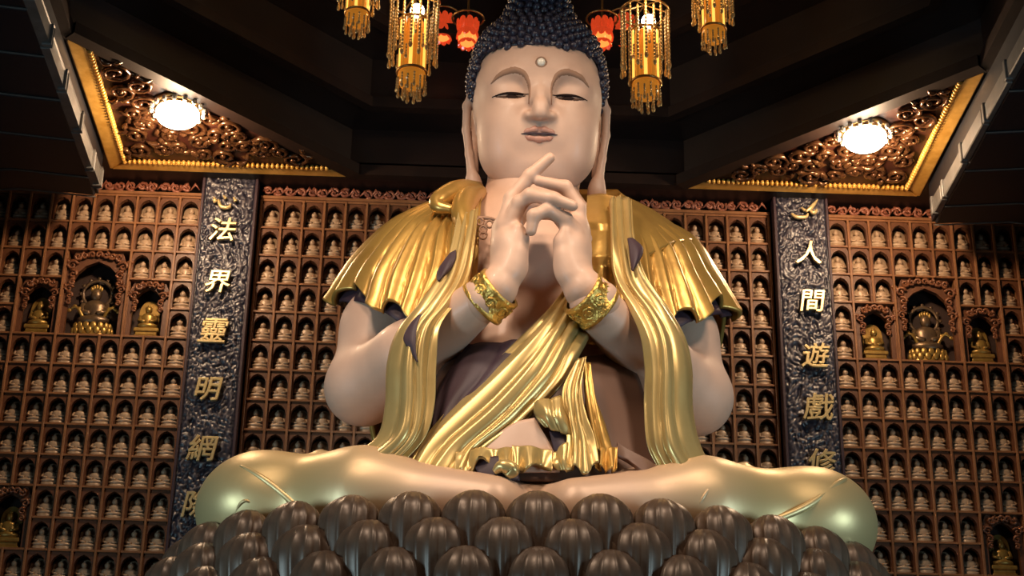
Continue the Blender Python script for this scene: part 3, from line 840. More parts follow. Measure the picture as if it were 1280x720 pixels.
# ---- hair: cap and top knot with rows of snail curls
hv = Vol((-.66, -.66, -.55), (.66, .72, 1.12), .016)
hv.ell((0, .065, .205), (.475, .545, .42), 0)
hv.ell((0, .05, .41), (.41, .43, .29), .10)
hv.ell((0, .03, .68), (.22, .24, .25), .10)
sl, X, Y, Z = hv.sub((-.7, -.7, -.6), (.7, .1, .6), 0)
q = np.where(Z > 0, (np.abs(X/.422)**7+np.abs(Z/.362)**7)**(1/7), np.abs(X/.422)+0*Z)
d = np.maximum((q-1)*.33, Y-.12)
hv.D[sl] = np.maximum(hv.D[sl], -d.astype(np.float32))
sl, X, Y, Z = hv.sub((-.7, -.7, -.6), (.7, .75, .0), 0)
hv.D[sl] = np.maximum(hv.D[sl], (-(Z+.12+.35*np.maximum(Y, 0))+0*X+0*Y).astype(np.float32))
V, Q = hv.mesh(); V = relax(V, Q, 2, .5)
o_hair = link('hair', big_mesh('hair', head_w(V), Q, 'hair'), bud)
# curls on the outside of the cap
rng = np.random.RandomState(4)
nrm = np.zeros_like(V)
for k in range(4): np.add.at(nrm, Q[:, k], np.cross(V[Q[:, 1]]-V[Q[:, 0]], V[Q[:, 3]]-V[Q[:, 0]]))
nrm /= (np.linalg.norm(nrm, axis=1, keepdims=True)+1e-9)
cen = np.array((0, .06, .3)); outw = ((V-cen)*nrm).sum(1) > .06
if outw.mean() < .3: nrm = -nrm; outw = ((V-cen)*nrm).sum(1) > .06
cand = np.where(outw & (V[:, 2] > -.14))[0]; rng.shuffle(cand); keep = []; kp = np.zeros((0, 3))
cand = cand[np.argsort(-V[cand, 2]+.02*rng.rand(len(cand)))]
for i in cand:
    if len(kp) == 0 or ((kp-V[i])**2).sum(1).min() > .052**2: keep.append(i); kp = np.vstack([kp, V[i]])
mb = MB(); prof = [(.029, -.006), (.031, .010), (.025, .016), (.022, .026), (.014, .030), (.007, .036)]
for i in keep:
    n_ = nrm[i]; a = np.cross(n_, (0.1, .2, .97)); a /= np.linalg.norm(a); b_ = np.cross(n_, a); VV = []; nn = 8
    for r_, z_ in prof:
        for k in range(nn): t = 2*PI*k/nn; VV.append(V[i]+r_*(math.cos(t)*a+math.sin(t)*b_)+n_*z_)
    FF = [(j*nn+k, j*nn+(k+1) % nn, (j+1)*nn+(k+1) % nn, (j+1)*nn+k) for j in range(len(prof)-1) for k in range(nn)]
    FF.append(tuple((len(prof)-1)*nn+k for k in range(nn)))
    mb.add(head_w(np.array(VV)), FF)
oc = link('snail_curls', mesh_from('snail_curls', np.concatenate(mb.v), mb.f, 'hair'), o_hair, kind='stuff')

# ---- body with arms (one mesh with head and hands)
b = Vol((-1.55, -1.35, 3.2), (1.55, .85, 6.05), .0195)
b.ell((0, .10, 5.0), (.80, .48, .78), 0)
b.ell((0, .02, 4.30), (.74, .56, .72), .25)
b.ell((0, -.06, 3.85), (.80, .60, .50), .2)
for sx in (-1, 1):
    b.ell((sx*.34, -.20, 5.02), (.38, .22, .30), .16)                       # chest
    b.cap((sx*.25, .12, 5.48), (sx*.76, .12, 5.25), .22, .23, .16)          # shoulder
    el = (sx*1.075, .02, 4.36); wr = (sx*.335, -.80, 4.62)
    b.chain([(sx*.82, .12, 5.15), (sx*1.00, .10, 4.80), el], [.22, .235, .235], .14, .12)
    b.ell((sx*1.09, .06, 4.32), (.215, .22, .20), .10)
    b.chain([el, (sx*.78, -.34, 4.42), wr], [.235, .215, .135], .06, .08)
b.cap((0, .14, 5.3), (0, .12, 5.95), .40, .31, .18)
V, Q = b.mesh(); V = relax(V, Q, 2, .5)
body_V, body_Q = V, Q

# ---- hands
def Z2(zx, zy, Y): return at(560+zx/3., 180+zy/3., Y)
hd = Vol((-.60, -1.30, 4.25), (.62, -.45, 5.75), .0085)
K = .022
def hand(chain_palm, fingers, thumb):
    v = Vol(hd.lo, hd.lo+hd.h*(hd.n-1), hd.h)
    for pts, rs, k in chain_palm: v.chain([Z2(*p) for p in pts], rs, k, .05)
    for pts, rs in fingers: v.chain([Z2(*p) for p in pts], rs, .018, .022)
    pts, rs = thumb; v.chain([Z2(*p) for p in pts], rs, .045, .03)
    n = [min(a, c) for a, c in zip(v.n, hd.n)]
    A, B = hd.D[:n[0], :n[1], :n[2]], v.D[:n[0], :n[1], :n[2]]
    hh = np.maximum(.006-np.abs(A-B), 0)/.006
    hd.D[:n[0], :n[1], :n[2]] = np.minimum(A, B)-hh*hh*.006*.25
hand([([(130, 590, 10.0), (185, 540, 9.97), (228, 470, 9.97), (232, 380, 9.97), (232, 300, 9.98)], [.135, .115, .095, .094, .082], 0),
      ([(216, 460, 10.03), (212, 330, 10.05)], [.085, .08], .08), ([(245, 450, 9.95), (248, 370, 9.95)], [.068, .055], .08)],
     [([(212, 310, 9.96), (240, 205, 9.95), (308, 118, 9.90), (382, 52, 9.86)], [.058, .050, .043, .034]),                     # index, pointing up
      ([(235, 300, 9.93), (268, 222, 9.87), (308, 192, 9.82), (392, 205, 9.79), (468, 232, 9.80)], [.056, .050, .045, .042, .034]),   # middle, across
      ([(225, 320, 10.06), (290, 235, 10.10), (400, 240, 10.12), (490, 300, 10.08), (503, 345, 10.02)], [.05, .045, .042, .040, .033]),   # ring, round the other hand
      ([(225, 345, 10.08), (290, 255, 10.16), (400, 258, 10.18), (500, 335, 10.10), (524, 355, 10.03)], [.045, .040, .038, .035, .030])],
     ([(236, 480, 9.93), (258, 410, 9.91), (272, 350, 9.90), (264, 318, 9.88)], [.066, .052, .044, .036]))
hand([([(565, 590, 10.0), (510, 545, 9.97), (468, 480, 9.97), (466, 390, 9.97), (470, 310, 9.98)], [.135, .115, .095, .094, .082], 0),
      ([(482, 460, 10.03), (486, 340, 10.05)], [.085, .08], .08), ([(450, 450, 9.95), (448, 380, 9.95)], [.068, .055], .08)],
     [([(492, 320, 9.99), (488, 240, 9.97), (440, 162, 9.93), (338, 138, 9.90)], [.056, .048, .043, .034]),                    # index
      ([(478, 335, 9.94), (440, 285, 9.88), (372, 248, 9.82), (322, 268, 9.80), (312, 325, 9.83)], [.056, .048, .043, .041, .034]),   # middle, arched
      ([(475, 330, 10.10), (400, 225, 10.16), (290, 225, 10.18), (205, 290, 10.10), (190, 332, 10.02)], [.05, .045, .042, .040, .033]),
      ([(475, 350, 10.12), (400, 262, 10.24), (290, 262, 10.24), (200, 335, 10.12), (178, 358, 10.03)], [.045, .040, .038, .035, .030])],
     ([(456, 490, 9.93), (438, 420, 9.91), (428, 365, 9.90), (438, 333, 9.88)], [.066, .052, .044, .036]))
V, Q = hd.mesh(); V = relax(V, Q, 1, .5)
allV = np.concatenate([body_V, head_V, V])
allQ = np.concatenate([body_Q, head_Q+len(body_V), Q+len(body_V)+len(head_V)])
body = link('body', big_mesh('body', allV, allQ, 'skin'), bud)

# ---- painted features of the face
def head_tube(name, pts, rad, material, n=8, flat=1.0, parent=body):
    P = catmull(pts, 26); r_ = catmull([[r] for r in rad], 26)[:, 0]
    mb = MB(); mb.tube(P, list(r_), n, flat); mb.v = [head_w(x) for x in mb.v]
    return link(name, mb.mesh(name, material, True), parent)
def face_ribbon(name, pts, width, material, lift=.006, parent=body, nc=5):
    """a painted band that follows the face: pts (x, z), half widths"""
    C = catmull(np.array(pts, float), 40); W_ = catmull(np.array(width, float)[:, None], 40)[:, 0]; V = []
    T = np.gradient(C, axis=0); T /= np.linalg.norm(T, axis=1, keepdims=True); N = np.stack([-T[:, 1], T[:, 0]], 1)
    for i in range(40):
        for k in range(nc):
            s_ = k/(nc-1)*2-1; x, z = C[i]+N[i]*W_[i]*s_; V.append((x, face_y(x, z)-lift*(1-s_*s_)+(.004 if abs(s_) > .9 else -.001), z))
    Fc = [(i*nc+k, i*nc+k+1, (i+1)*nc+k+1, (i+1)*nc+k) for i in range(39) for k in range(nc-1)]
    me = mesh_from(name, head_w(np.array(V)), Fc, material); md = link(name, me, parent)
    return md
for sx in (-1, 1):
    mb = MB(); mb.ell((sx*.193, -.350, -.010), (.120, .098, .045), 20, 12); mb.v = [head_w(x) for x in mb.v]
    ey = link('eye', mb.mesh('eye', 'eye_white', True), body)
    mb = MB(); mb.ell((sx*.190, -.416, -.012), (.042, .036, .034), 14, 9); mb.v = [head_w(x) for x in mb.v]
    link('iris', mb.mesh('iris', 'pupil', True), body)
    face_ribbon('eye_opening', [(sx*.100, -.010), (sx*.15, -.012), (sx*.193, -.014), (sx*.25, -.014), (sx*.300, -.010)], [.004, .013, .015, .012, .003], 'eye_white', .004)
    face_ribbon('iris', [(sx*.150, -.010), (sx*.170, -.010), (sx*.190, -.010), (sx*.210, -.010), (sx*.232, -.010)], [.007, .016, .018, .016, .007], 'pupil', .007)
    face_ribbon('eyelid_line', [(sx*.082, -.004), (sx*.13, .008), (sx*.193, .012), (sx*.26, .006), (sx*.325, -.010)], [.003, .010, .011, .009, .003], 'pupil')
    face_ribbon('eyebrow', [(sx*.335, .085), (sx*.29, .130), (sx*.235, .158), (sx*.17, .165), (sx*.115, .140), (sx*.085, .085), (sx*.074, .02), (sx*.078, -.07)], [.004, .018, .026, .028, .023, .015, .010, .003], 'brow')
lp = Vol((-.24, -.62, -.38), (.24, -.34, -.18), .0065)
def lc(pts, dy): return [(x, face_y(x, z)+dy, z) for x, z in pts]
lp.chain(lc([(-.122, -.270), (-.08, -.255), (-.030, -.243), (0, -.249), (.030, -.243), (.08, -.255), (.122, -.270)], .012), [.009, .019, .024, .021, .024, .019, .009], 0, .012)
lp.chain(lc([(-.108, -.283), (-.065, -.298), (0, -.306), (.065, -.298), (.108, -.283)], .012), [.009, .022, .028, .022, .009], .004, .012)
V, Q = lp.mesh(); V = relax(V, Q, 1, .5)
link('lips', big_mesh('lips', head_w(V), Q, 'lip'), body)
head_tube('mouth_line', [(x, face_y(x, z)-dy, z) for x, z, dy in ((-.122, -.275, .001), (-.07, -.274, .009), (0, -.275, .015), (.07, -.274, .010), (.122, -.275, .003))], [.002, .008, .009, .008, .002], 'lining')
mb = MB(); mb.ell((0, face_y(0, .225), .225), (.030, .022, .030), 16, 10); mb.v = [head_w(x) for x in mb.v]
ur = link('urna', mb.mesh('urna', 'pearl', True), body); ur['label'] = 'small pearl-like dot on the forehead'
mb = MB(); mb.tube([(.034*math.cos(a), face_y(0, .225)-.004, .225+.034*math.sin(a)) for a in np.linspace(0, 2*PI, 21)], .006, 6); mb.v = [head_w(x) for x in mb.v]
link('urna_rim', mb.mesh('urna_rim', 'brow', True), body)

# ---- bracelets
for sx, c0, c1 in ((-1, at(596, 386, 10.06), at(632, 354, 9.94)), (1, at(756, 392, 10.06), at(720, 360, 9.94))):
    ax = c1-c0; L = np.linalg.norm(ax); ax /= L
    a = np.cross(ax, (0, 1, 0)); a /= np.linalg.norm(a); b_ = np.cross(ax, a); cc = (c0+c1)/2; n = 28; VV = []
    prof = [(.140, -.085), (.166, -.085), (.166, -.062), (.156, -.055), (.158, 0), (.150, .045), (.156, .055), (.156, .08), (.130, .08)]
    for r_, t in prof:
        for k in range(n): q = 2*PI*k/n; VV.append(cc+ax*t+r_*(math.cos(q)*a+math.sin(q)*b_))
    FF = [(j*n+k, j*n+(k+1) % n, (j+1)*n+(k+1) % n, (j+1)*n+k) for j in range(len(prof)-1) for k in range(n)]
    mb = MB().add(VV, FF)
    br = link('bracelet', mb.mesh('bracelet', 'gold_bright', True), bud)
    mb = MB()
    for k in range(9):
        q0 = 2*PI*k/9
        pts = []
        for t in np.linspace(0, 1, 10):
            q = q0+.28*math.cos(t*7.5)*(1-.7*t); z_ = .042*math.sin(t*7.5)*(1-.7*t); pts.append(cc+ax*z_+.154*(math.cos(q)*a+math.sin(q)*b_))
        mb.tube(pts, .0085, 5)
    link('bracelet_scrollwork', mb.mesh('bracelet_scrollwork', 'gold_bright', True), br)

# ---- crossed legs under the robe
lg = Vol((-2.35, -1.5, 2.95), (2.40, .9, 4.15), .020)
for sx in (-1, 1):
    kn = np.array((sx*1.72 if sx > 0 else -1.62, -.25, 3.40))
    lg.chain([kn, (sx*1.0, -.66, 3.36), (sx*.25, -.92, 3.24)], [.34, .27, .19], .12, .2)
    lg.ell(kn+np.array((sx*.02, .0, .0)), (.40, .44, .33), .12)
    lg.chain([(sx*.45, .15, 3.42), kn+np.array((0, .1, -.02))], [.36, .33], .15)
    lg.chain([(sx*.55, -.62, 3.46), (sx*1.0, -.50, 3.56), (sx*1.26, -.42, 3.63)], [.15, .14, .085], .10, .05)     # foot on the thigh
    for k in range(4): lg.ell((sx*(1.29+.035*k), -.50+.07*k, 3.675-.012*k), (.055, .04, .045), .02)
lg.ell((0, -.2, 3.3), (.9, .7, .28), .15)
V, Q = lg.mesh(); V = relax(V, Q, 2, .5)
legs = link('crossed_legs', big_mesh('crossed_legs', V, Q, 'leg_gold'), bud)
# ---- cloth
def P(*c): return at(*c)
def pleats(n, amp, grow=1.0, ph=0.0, n2=0, a2=0.0):
    def f(u, v):
        g = (v**.8)*grow+(1-grow)
        s = 2*np.abs(((n*u+ph+.12*np.sin(5*v+7*u)) % 1)-.5)           # 0 in a groove, 1 on a crest
        return amp*g*(s**.5-.5)+(a2*np.cos(2*PI*n2*u+3*v) if n2 else 0)
    return f
def cloth(name, rows, nu, nv, material, disp=None, thick=.03, parent=bud, warp=None):
    return link(name, patch_mesh(name, [[P(*c) for c in r] for r in rows], nu, nv, material, disp, thick, warp), parent)
def hit(vol, px, py, y0=-1.9, y1=.6):
    """where the line of sight through a pixel meets a sculpted form"""
    for Yd in np.arange(10.8+y0, 10.8+y1, vol.h*.5):
        p = at(px, py, Yd); i = np.round((p-vol.lo)/vol.h).astype(int)
        if (i >= 0).all() and (i < vol.n).all() and vol.D[tuple(i)] < 0: return p
    return at(px, py, 10.4)
def scallop(n, amp, ph=0.0):
    return lambda u, v: amp*np.maximum(0, (v-.55)/.45)**1.6*np.cos(2*PI*(n*u+ph))
# robe edges running over the knees
for pts, rr in (([(300, 582), (325, 596), (352, 616), (378, 640), (402, 668)], .020), ([(398, 656), (360, 645), (322, 632), (306, 626), (297, 636), (292, 655), (291, 680)], .006),
                ([(930, 668), (965, 652), (1010, 632), (1045, 606), (1058, 598)], .020), ([(868, 640), (880, 620), (888, 606), (884, 598)], .008)):
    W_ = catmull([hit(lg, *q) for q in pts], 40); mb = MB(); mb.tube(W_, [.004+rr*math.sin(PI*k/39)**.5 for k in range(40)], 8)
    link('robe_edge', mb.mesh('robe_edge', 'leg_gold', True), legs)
# cape over the shoulder at the left of the picture
capeL = [[(560, 250, 11.35), (548, 248, 11.0), (556, 250, 10.75), (566, 254, 10.62), (576, 262, 10.52)],
         [(500, 285, 11.4), (492, 276, 11.0), (510, 279, 10.66), (538, 284, 10.45), (570, 290, 10.33)],
         [(455, 330, 11.4), (446, 322, 11.0), (474, 330, 10.55), (520, 335, 10.34), (566, 330, 10.24)],
         [(424, 372, 11.35), (417, 368, 10.98), (460, 370, 10.50), (500, 392, 10.27), (548, 372, 10.16)]]
def hemL(u, v): return pleats(9, .085, .75, .1)(u, v)
c = cloth('cape', capeL, 130, 70, 'gold_robe', hemL, .03, bud, scallop(3.2, .075, .25))
liningL = [[(px+(4 if j > 0 else 0), py+(10 if i == 3 else 4), Y+.06) for j, (px, py, Y) in enumerate(r)] for i, r in enumerate(capeL)]
cloth('cape_lining', liningL, 60, 30, 'lining', pleats(9, .05, .75, .1), .02, c)
# right side: pleated sleeve, smooth shawl above
capeR = [[(790, 262, 11.35), (812, 268, 11.05), (806, 272, 10.72), (798, 276, 10.55), (788, 280, 10.44)],
         [(850, 296, 11.4), (866, 298, 11.05), (848, 300, 10.66), (818, 306, 10.44), (785, 308, 10.32)],
         [(885, 340, 11.4), (892, 340, 11.02), (868, 345, 10.57), (830, 350, 10.34), (788, 345, 10.24)],
         [(912, 388, 11.35), (918, 386, 10.98), (885, 384, 10.52), (845, 400, 10.28), (800, 384, 10.16)]]
c = cloth('cape', capeR, 130, 70, 'gold_robe', pleats(8.5, .09, .75, .55), .03, bud, scallop(3.2, .075, .25))
liningR = [[(px-(4 if j > 0 else 0), py+(10 if i == 3 else 4), Y+.06) for j, (px, py, Y) in enumerate(r)] for i, r in enumerate(capeR)]
cloth('cape_lining', liningR, 60, 30, 'lining', pleats(8.5, .05, .75, .55), .02, c)
shawl = [[(770, 240, 11.3), (776, 240, 10.95), (775, 243, 10.70), (770, 248, 10.52), (764, 254, 10.42)],
         [(815, 262, 11.35), (822, 264, 10.98), (808, 274, 10.62), (793, 280, 10.42), (776, 284, 10.32)],
         [(858, 292, 11.35), (868, 297, 10.95), (842, 304, 10.56), (815, 316, 10.36), (785, 322, 10.22)]]
cloth('shawl', shawl, 50, 30, 'gold_robe', folds((1.5, .012, .2, 1.0)), .035)
# back of the robe, closing the shoulders behind
robe_back = [[(595, 246, 10.95), (580, 240, 11.3), (672, 236, 11.45), (765, 240, 11.3), (748, 246, 10.95)],
             [(480, 300, 11.2), (500, 320, 11.55), (672, 330, 11.7), (840, 320, 11.55), (866, 305, 11.2)],
             [(440, 380, 11.2), (480, 420, 11.55), (668, 430, 11.7), (850, 420, 11.55), (905, 390, 11.2)],
             [(470, 560, 11.2), (500, 560, 11.6), (665, 570, 11.75), (830, 560, 11.6), (860, 570, 11.2)]]
cloth('robe_back', robe_back, 60, 40, 'gold_robe', pleats(9, .03), .03)
# rolled collar at the left of the neck
def roll(name, pts, rad, material='gold_robe', parent=bud, n=12, flat=1.0):
    Pp = catmull([P(*c) for c in pts], 40); r_ = catmull([[r] for r in rad], 40)[:, 0]
    mb = MB(); mb.tube(Pp, list(r_), n, flat); return link(name, mb.mesh(name, material, True), parent)
roll('collar_roll', [(598, 234, 10.85), (575, 240, 10.62), (552, 250, 10.50), (548, 258, 10.44), (566, 262, 10.40)], [.04, .085, .075, .05, .03])
roll('collar_roll', [(600, 240, 10.72), (584, 250, 10.52), (578, 268, 10.36), (584, 292, 10.27), (572, 305, 10.22)], [.05, .085, .075, .06, .035])
collarL = [[(602, 240, 10.62), (592, 246, 10.52), (578, 252, 10.45)],
           [(600, 275, 10.36), (588, 280, 10.30), (566, 286, 10.30)],
           [(598, 310, 10.28), (584, 318, 10.20), (562, 322, 10.18)],
           [(594, 350, 10.20), (576, 358, 10.10), (548, 362, 10.08)],
           [(580, 380, 10.12), (556, 390, 9.98), (530, 388, 10.00)]]
cloth('collar', collarL, 24, 50, 'gold_robe', pleats(2.5, .03, .5, .2), .03)
cloth('lining_fold', [[(562, 316, 10.12), (566, 314, 10.11), (570, 312, 10.12)], [(553, 328, 10.08), (562, 326, 10.06), (570, 322, 10.08)], [(546, 340, 10.08), (556, 338, 10.04), (564, 336, 10.06)], [(546, 352, 10.06), (549, 350, 10.03), (553, 348, 10.05)]], 12, 16, 'lining', None, .012)
# inner robe at the right of the chest with stepped hems
innerR = [[(734, 244, 10.62), (752, 242, 10.60), (772, 246, 10.60)],
          [(732, 276, 10.42), (752, 278, 10.34), (778, 280, 10.34)],
          [(724, 322, 10.30), (750, 322, 10.24), (782, 320, 10.24)],
          [(712, 372, 10.22), (745, 380, 10.14), (790, 378, 10.14)],
          [(700, 420, 10.24), (740, 430, 10.20), (790, 430, 10.22)]]
cloth('inner_robe', innerR, 40, 50, 'gold_robe', lambda u, v: np.where(v > .5, .035*np.abs(np.cos(2*PI*2.2*u))*np.minimum(1, (v-.5)*6), 0*u)-.03*(v > .5)-.02*(v > .27), .03)
# the long scarf at each side: over the shoulder, across the forearm, down to the lap
def scarf(name, rows, n=4.0, ph=0.0, amp=.042):
    return cloth(name, rows, 44, 110, 'gold_sash', pleats(n, amp, .35, ph, 1, .015), .035)
scarf('scarf', [[(596, 262, 10.30), (585, 264, 10.26), (574, 268, 10.30)],
                [(592, 300, 10.20), (578, 305, 10.14), (566, 308, 10.20)],
                [(586, 340, 10.12), (568, 346, 10.04), (552, 344, 10.12)],
                [(572, 374, 10.02), (545, 382, 9.94), (522, 384, 10.06)],
                [(550, 408, 9.96), (523, 412, 9.90), (496, 416, 10.06)],
                [(545, 455, 9.97), (515, 456, 9.90), (484, 455, 10.04)],
                [(543, 505, 9.98), (513, 507, 9.92), (481, 508, 10.05)],
                [(532, 545, 9.98), (504, 546, 9.92), (470, 546, 10.05)],
                [(500, 583, 9.98), (470, 579, 9.94), (434, 570, 10.06)]], 3.1, .2)
scarf('scarf', [[(762, 250, 10.36), (775, 244, 10.40), (788, 252, 10.42)],
                [(764, 300, 10.20), (778, 305, 10.16), (792, 300, 10.22)],
                [(768, 345, 10.12), (786, 350, 10.04), (806, 345, 10.12)],
                [(786, 385, 10.02), (812, 388, 9.94), (836, 388, 10.06)],
                [(800, 420, 9.96), (828, 420, 9.90), (858, 424, 10.06)],
                [(804, 460, 9.97), (834, 462, 9.90), (868, 464, 10.04)],
                [(804, 510, 9.98), (835, 513, 9.92), (870, 514, 10.05)],
                [(808, 555, 9.98), (842, 556, 9.92), (880, 556, 10.05)],
                [(822, 584, 9.98), (858, 586, 9.94), (898, 584, 10.06)]], 3.1, .5)
cloth('lining_fold', [[(784, 298, 10.12), (787, 297, 10.11), (791, 297, 10.12)], [(786, 310, 10.08), (795, 309, 10.06), (803, 308, 10.10)], [(787, 322, 10.06), (796, 322, 10.03), (803, 319, 10.08)], [(789, 338, 10.04), (791, 338, 10.02), (794, 335, 10.04)]], 12, 16, 'lining', None, .012)
cloth('lining_fold', [[(522, 394, 9.92), (525, 393, 9.91), (528, 392, 9.91)], [(510, 408, 9.91), (517, 406, 9.89), (522, 404, 9.89)], [(504, 424, 9.90), (514, 424, 9.87), (520, 424, 9.87)], [(512, 438, 9.89), (517, 438, 9.87), (520, 438, 9.87)], [(520, 452, 9.88), (521, 452, 9.87), (522, 452, 9.87)]], 12, 20, 'lining', None, .012)
# under robe: cloth over belly and lap, colour darkened for the arms' shade
cloth('under_robe', [[(570, 440, 10.34), (672, 450, 10.16), (780, 440, 10.34)],
                     [(545, 470, 10.28), (670, 470, 10.05), (800, 475, 10.28)],
                     [(520, 540, 10.22), (670, 545, 10.00), (818, 545, 10.22)],
                     [(500, 590, 10.12), (670, 600, 9.93), (830, 600, 10.12)]], 40, 40, 'under_robe', None, .03)
cloth('inner_fold', [[(585, 430, 10.26), (620, 428, 10.18), (655, 424, 10.14)], [(556, 470, 10.20), (596, 470, 10.10), (636, 462, 10.08)], [(543, 505, 10.16), (570, 508, 10.08), (600, 500, 10.05)], [(540, 545, 10.12), (552, 548, 10.05), (566, 545, 10.03)]], 24, 30, 'lining', pleats(2.2, .03, .2, .3), .02, bud, scallop(1.5, .03, .2))
# broad drape from lower left up to the right forearm
cloth('draped_robe', [[(505, 590, 9.98), (536, 590, 9.92), (575, 588, 9.90), (590, 590, 9.92)],
                      [(535, 540, 10.06), (562, 552, 9.97), (592, 560, 9.94), (604, 564, 9.97)],
                      [(585, 485, 10.10), (612, 505, 10.00), (640, 522, 9.96), (652, 530, 9.99)],
                      [(640, 432, 10.12), (662, 452, 10.02), (688, 470, 9.98), (702, 482, 10.02)],
                      [(682, 392, 10.16), (698, 406, 10.08), (712, 424, 10.06), (726, 444, 10.10)],
                      [(706, 362, 10.26), (716, 376, 10.22), (730, 394, 10.20), (744, 412, 10.22)]], 60, 70, 'gold_sash', pleats(4.3, .045, .1, .3), .035)
# bare belly below the drape
cloth('bare_belly', [[(595, 562, 9.97), (640, 530, 9.95), (668, 522, 9.95)], [(590, 580, 9.93), (640, 565, 9.91), (690, 560, 9.93)], [(588, 592, 9.93), (640, 590, 9.90), (700, 590, 9.93)]], 24, 20, 'skin', None, .02)
# scalloped hem on the lap
def hem(name, pts, depth, amp, n, ph, mm='gold_sash', wn=2.0, wa=.05, wp=.0):
    rows = [[(px, py+k/3.*depth, Y-.05*k/3.) for px, py, Y in pts] for k in range(4)]
    return cloth(name, rows, 70, 20, mm, lambda u, v: amp*np.cos(2*PI*(n*u+ph))*(.3+v), .025, bud, scallop(wn, wa, wp))
hem('skirt_hem', [(570, 566, 9.94), (600, 560, 9.90), (628, 560, 9.89), (650, 558, 9.90)], 22, .030, 2.6, .1, 'gold_sash', 1.6, .045, .9)
hem('skirt_hem', [(640, 556, 9.89), (664, 558, 9.87), (690, 562, 9.91)], 24, .025, 1.5, .3, 'gold_sash', 1.2, .04, .6)
hem('skirt_hem', [(744, 558, 9.95), (757, 560, 9.92), (772, 558, 9.95)], 26, .022, 2.5, .2, 'gold_robe', 1.0, .01, .2)
hem('skirt_hem', [(772, 552, 10.02), (795, 566, 10.0), (818, 580, 10.0)], 16, .015, 1.0, .2, 'under_robe', 1.0, .03, .2)
cloth('lining_fold', [[(590, 576, 9.90), (620, 570, 9.88), (645, 576, 9.89)], [(596, 588, 9.87), (622, 584, 9.85), (648, 590, 9.87)], [(600, 598, 9.86), (624, 600, 9.84), (650, 600, 9.86)]], 20, 10, 'lining', None, .02)
roll('hem_curl', [(618, 590, 9.82), (628, 583, 9.80), (640, 588, 9.80), (634, 596, 9.80)], [.02, .04, .045, .02], 'gold_sash')
# knotted girdle ends hanging at the centre
cloth('girdle_end', [[(722, 452, 9.99), (727, 448, 9.97), (731, 446, 9.99)], [(704, 488, 9.94), (716, 486, 9.90), (726, 482, 9.94)], [(708, 520, 9.92), (719, 520, 9.88), (731, 518, 9.92)], [(710, 552, 9.90), (726, 552, 9.86), (742, 550, 9.90)], [(708, 586, 9.87), (728, 588, 9.83), (748, 584, 9.87)]], 30, 60, 'gold_sash', pleats(3.0, .045, .2, .1), .025, bud, scallop(1.5, .03, .1))
cloth('girdle_end', [[(728, 452, 10.03), (733, 452, 10.01), (738, 456, 10.03)], [(729, 486, 9.98), (737, 490, 9.95), (745, 494, 9.98)], [(732, 522, 9.96), (744, 526, 9.93), (756, 530, 9.97)], [(742, 560, 9.94), (754, 566, 9.92), (768, 572, 9.95)]], 24, 44, 'gold_robe', pleats(2.0, .035, .2, .4), .025)
cloth('girdle_knot', [[(664, 506, 9.97), (684, 498, 9.92), (706, 496, 9.95)], [(668, 520, 9.94), (690, 518, 9.86), (710, 520, 9.91)], [(682, 534, 9.93), (700, 540, 9.88), (716, 546, 9.92)]], 30, 20, 'gold_sash', pleats(2.0, .035, .0, .4), .025)
cloth('girdle_knot', [[(692, 566, 9.91), (704, 556, 9.88), (716, 552, 9.90)], [(690, 578, 9.89), (704, 574, 9.85), (716, 572, 9.88)], [(698, 588, 9.88), (708, 588, 9.85), (718, 586, 9.87)]], 20, 16, 'gold_sash', pleats(1.5, .03, .0, .2), .025)
cloth('lining_fold', [[(686, 538, 9.95), (700, 540, 9.93), (714, 544, 9.94)], [(690, 554, 9.93), (703, 556, 9.90), (716, 560, 9.91)], [(694, 574, 9.93), (704, 575, 9.91), (714, 576, 9.92)]], 14, 12, 'lining', None, .015)
# small pendant on the chest
pn = roll('chest_pendant', [(588, 272, 10.30), (600, 272, 10.27), (612, 273, 10.25), (620, 275, 10.24)], [.008, .012, .012, .008], 'brow')
for q in ((600, 277), (604, 287), (612, 280), (604, 294)):
    mb = MB(); c = at(q[0], q[1], 10.25); mb.tube([c+np.array((.022*math.cos(a), 0, .026*math.sin(a))) for a in np.linspace(0, 2*PI, 13)], .008, 6)
    link('pendant_ring', mb.mesh('pendant_ring', 'brow', True), pn)

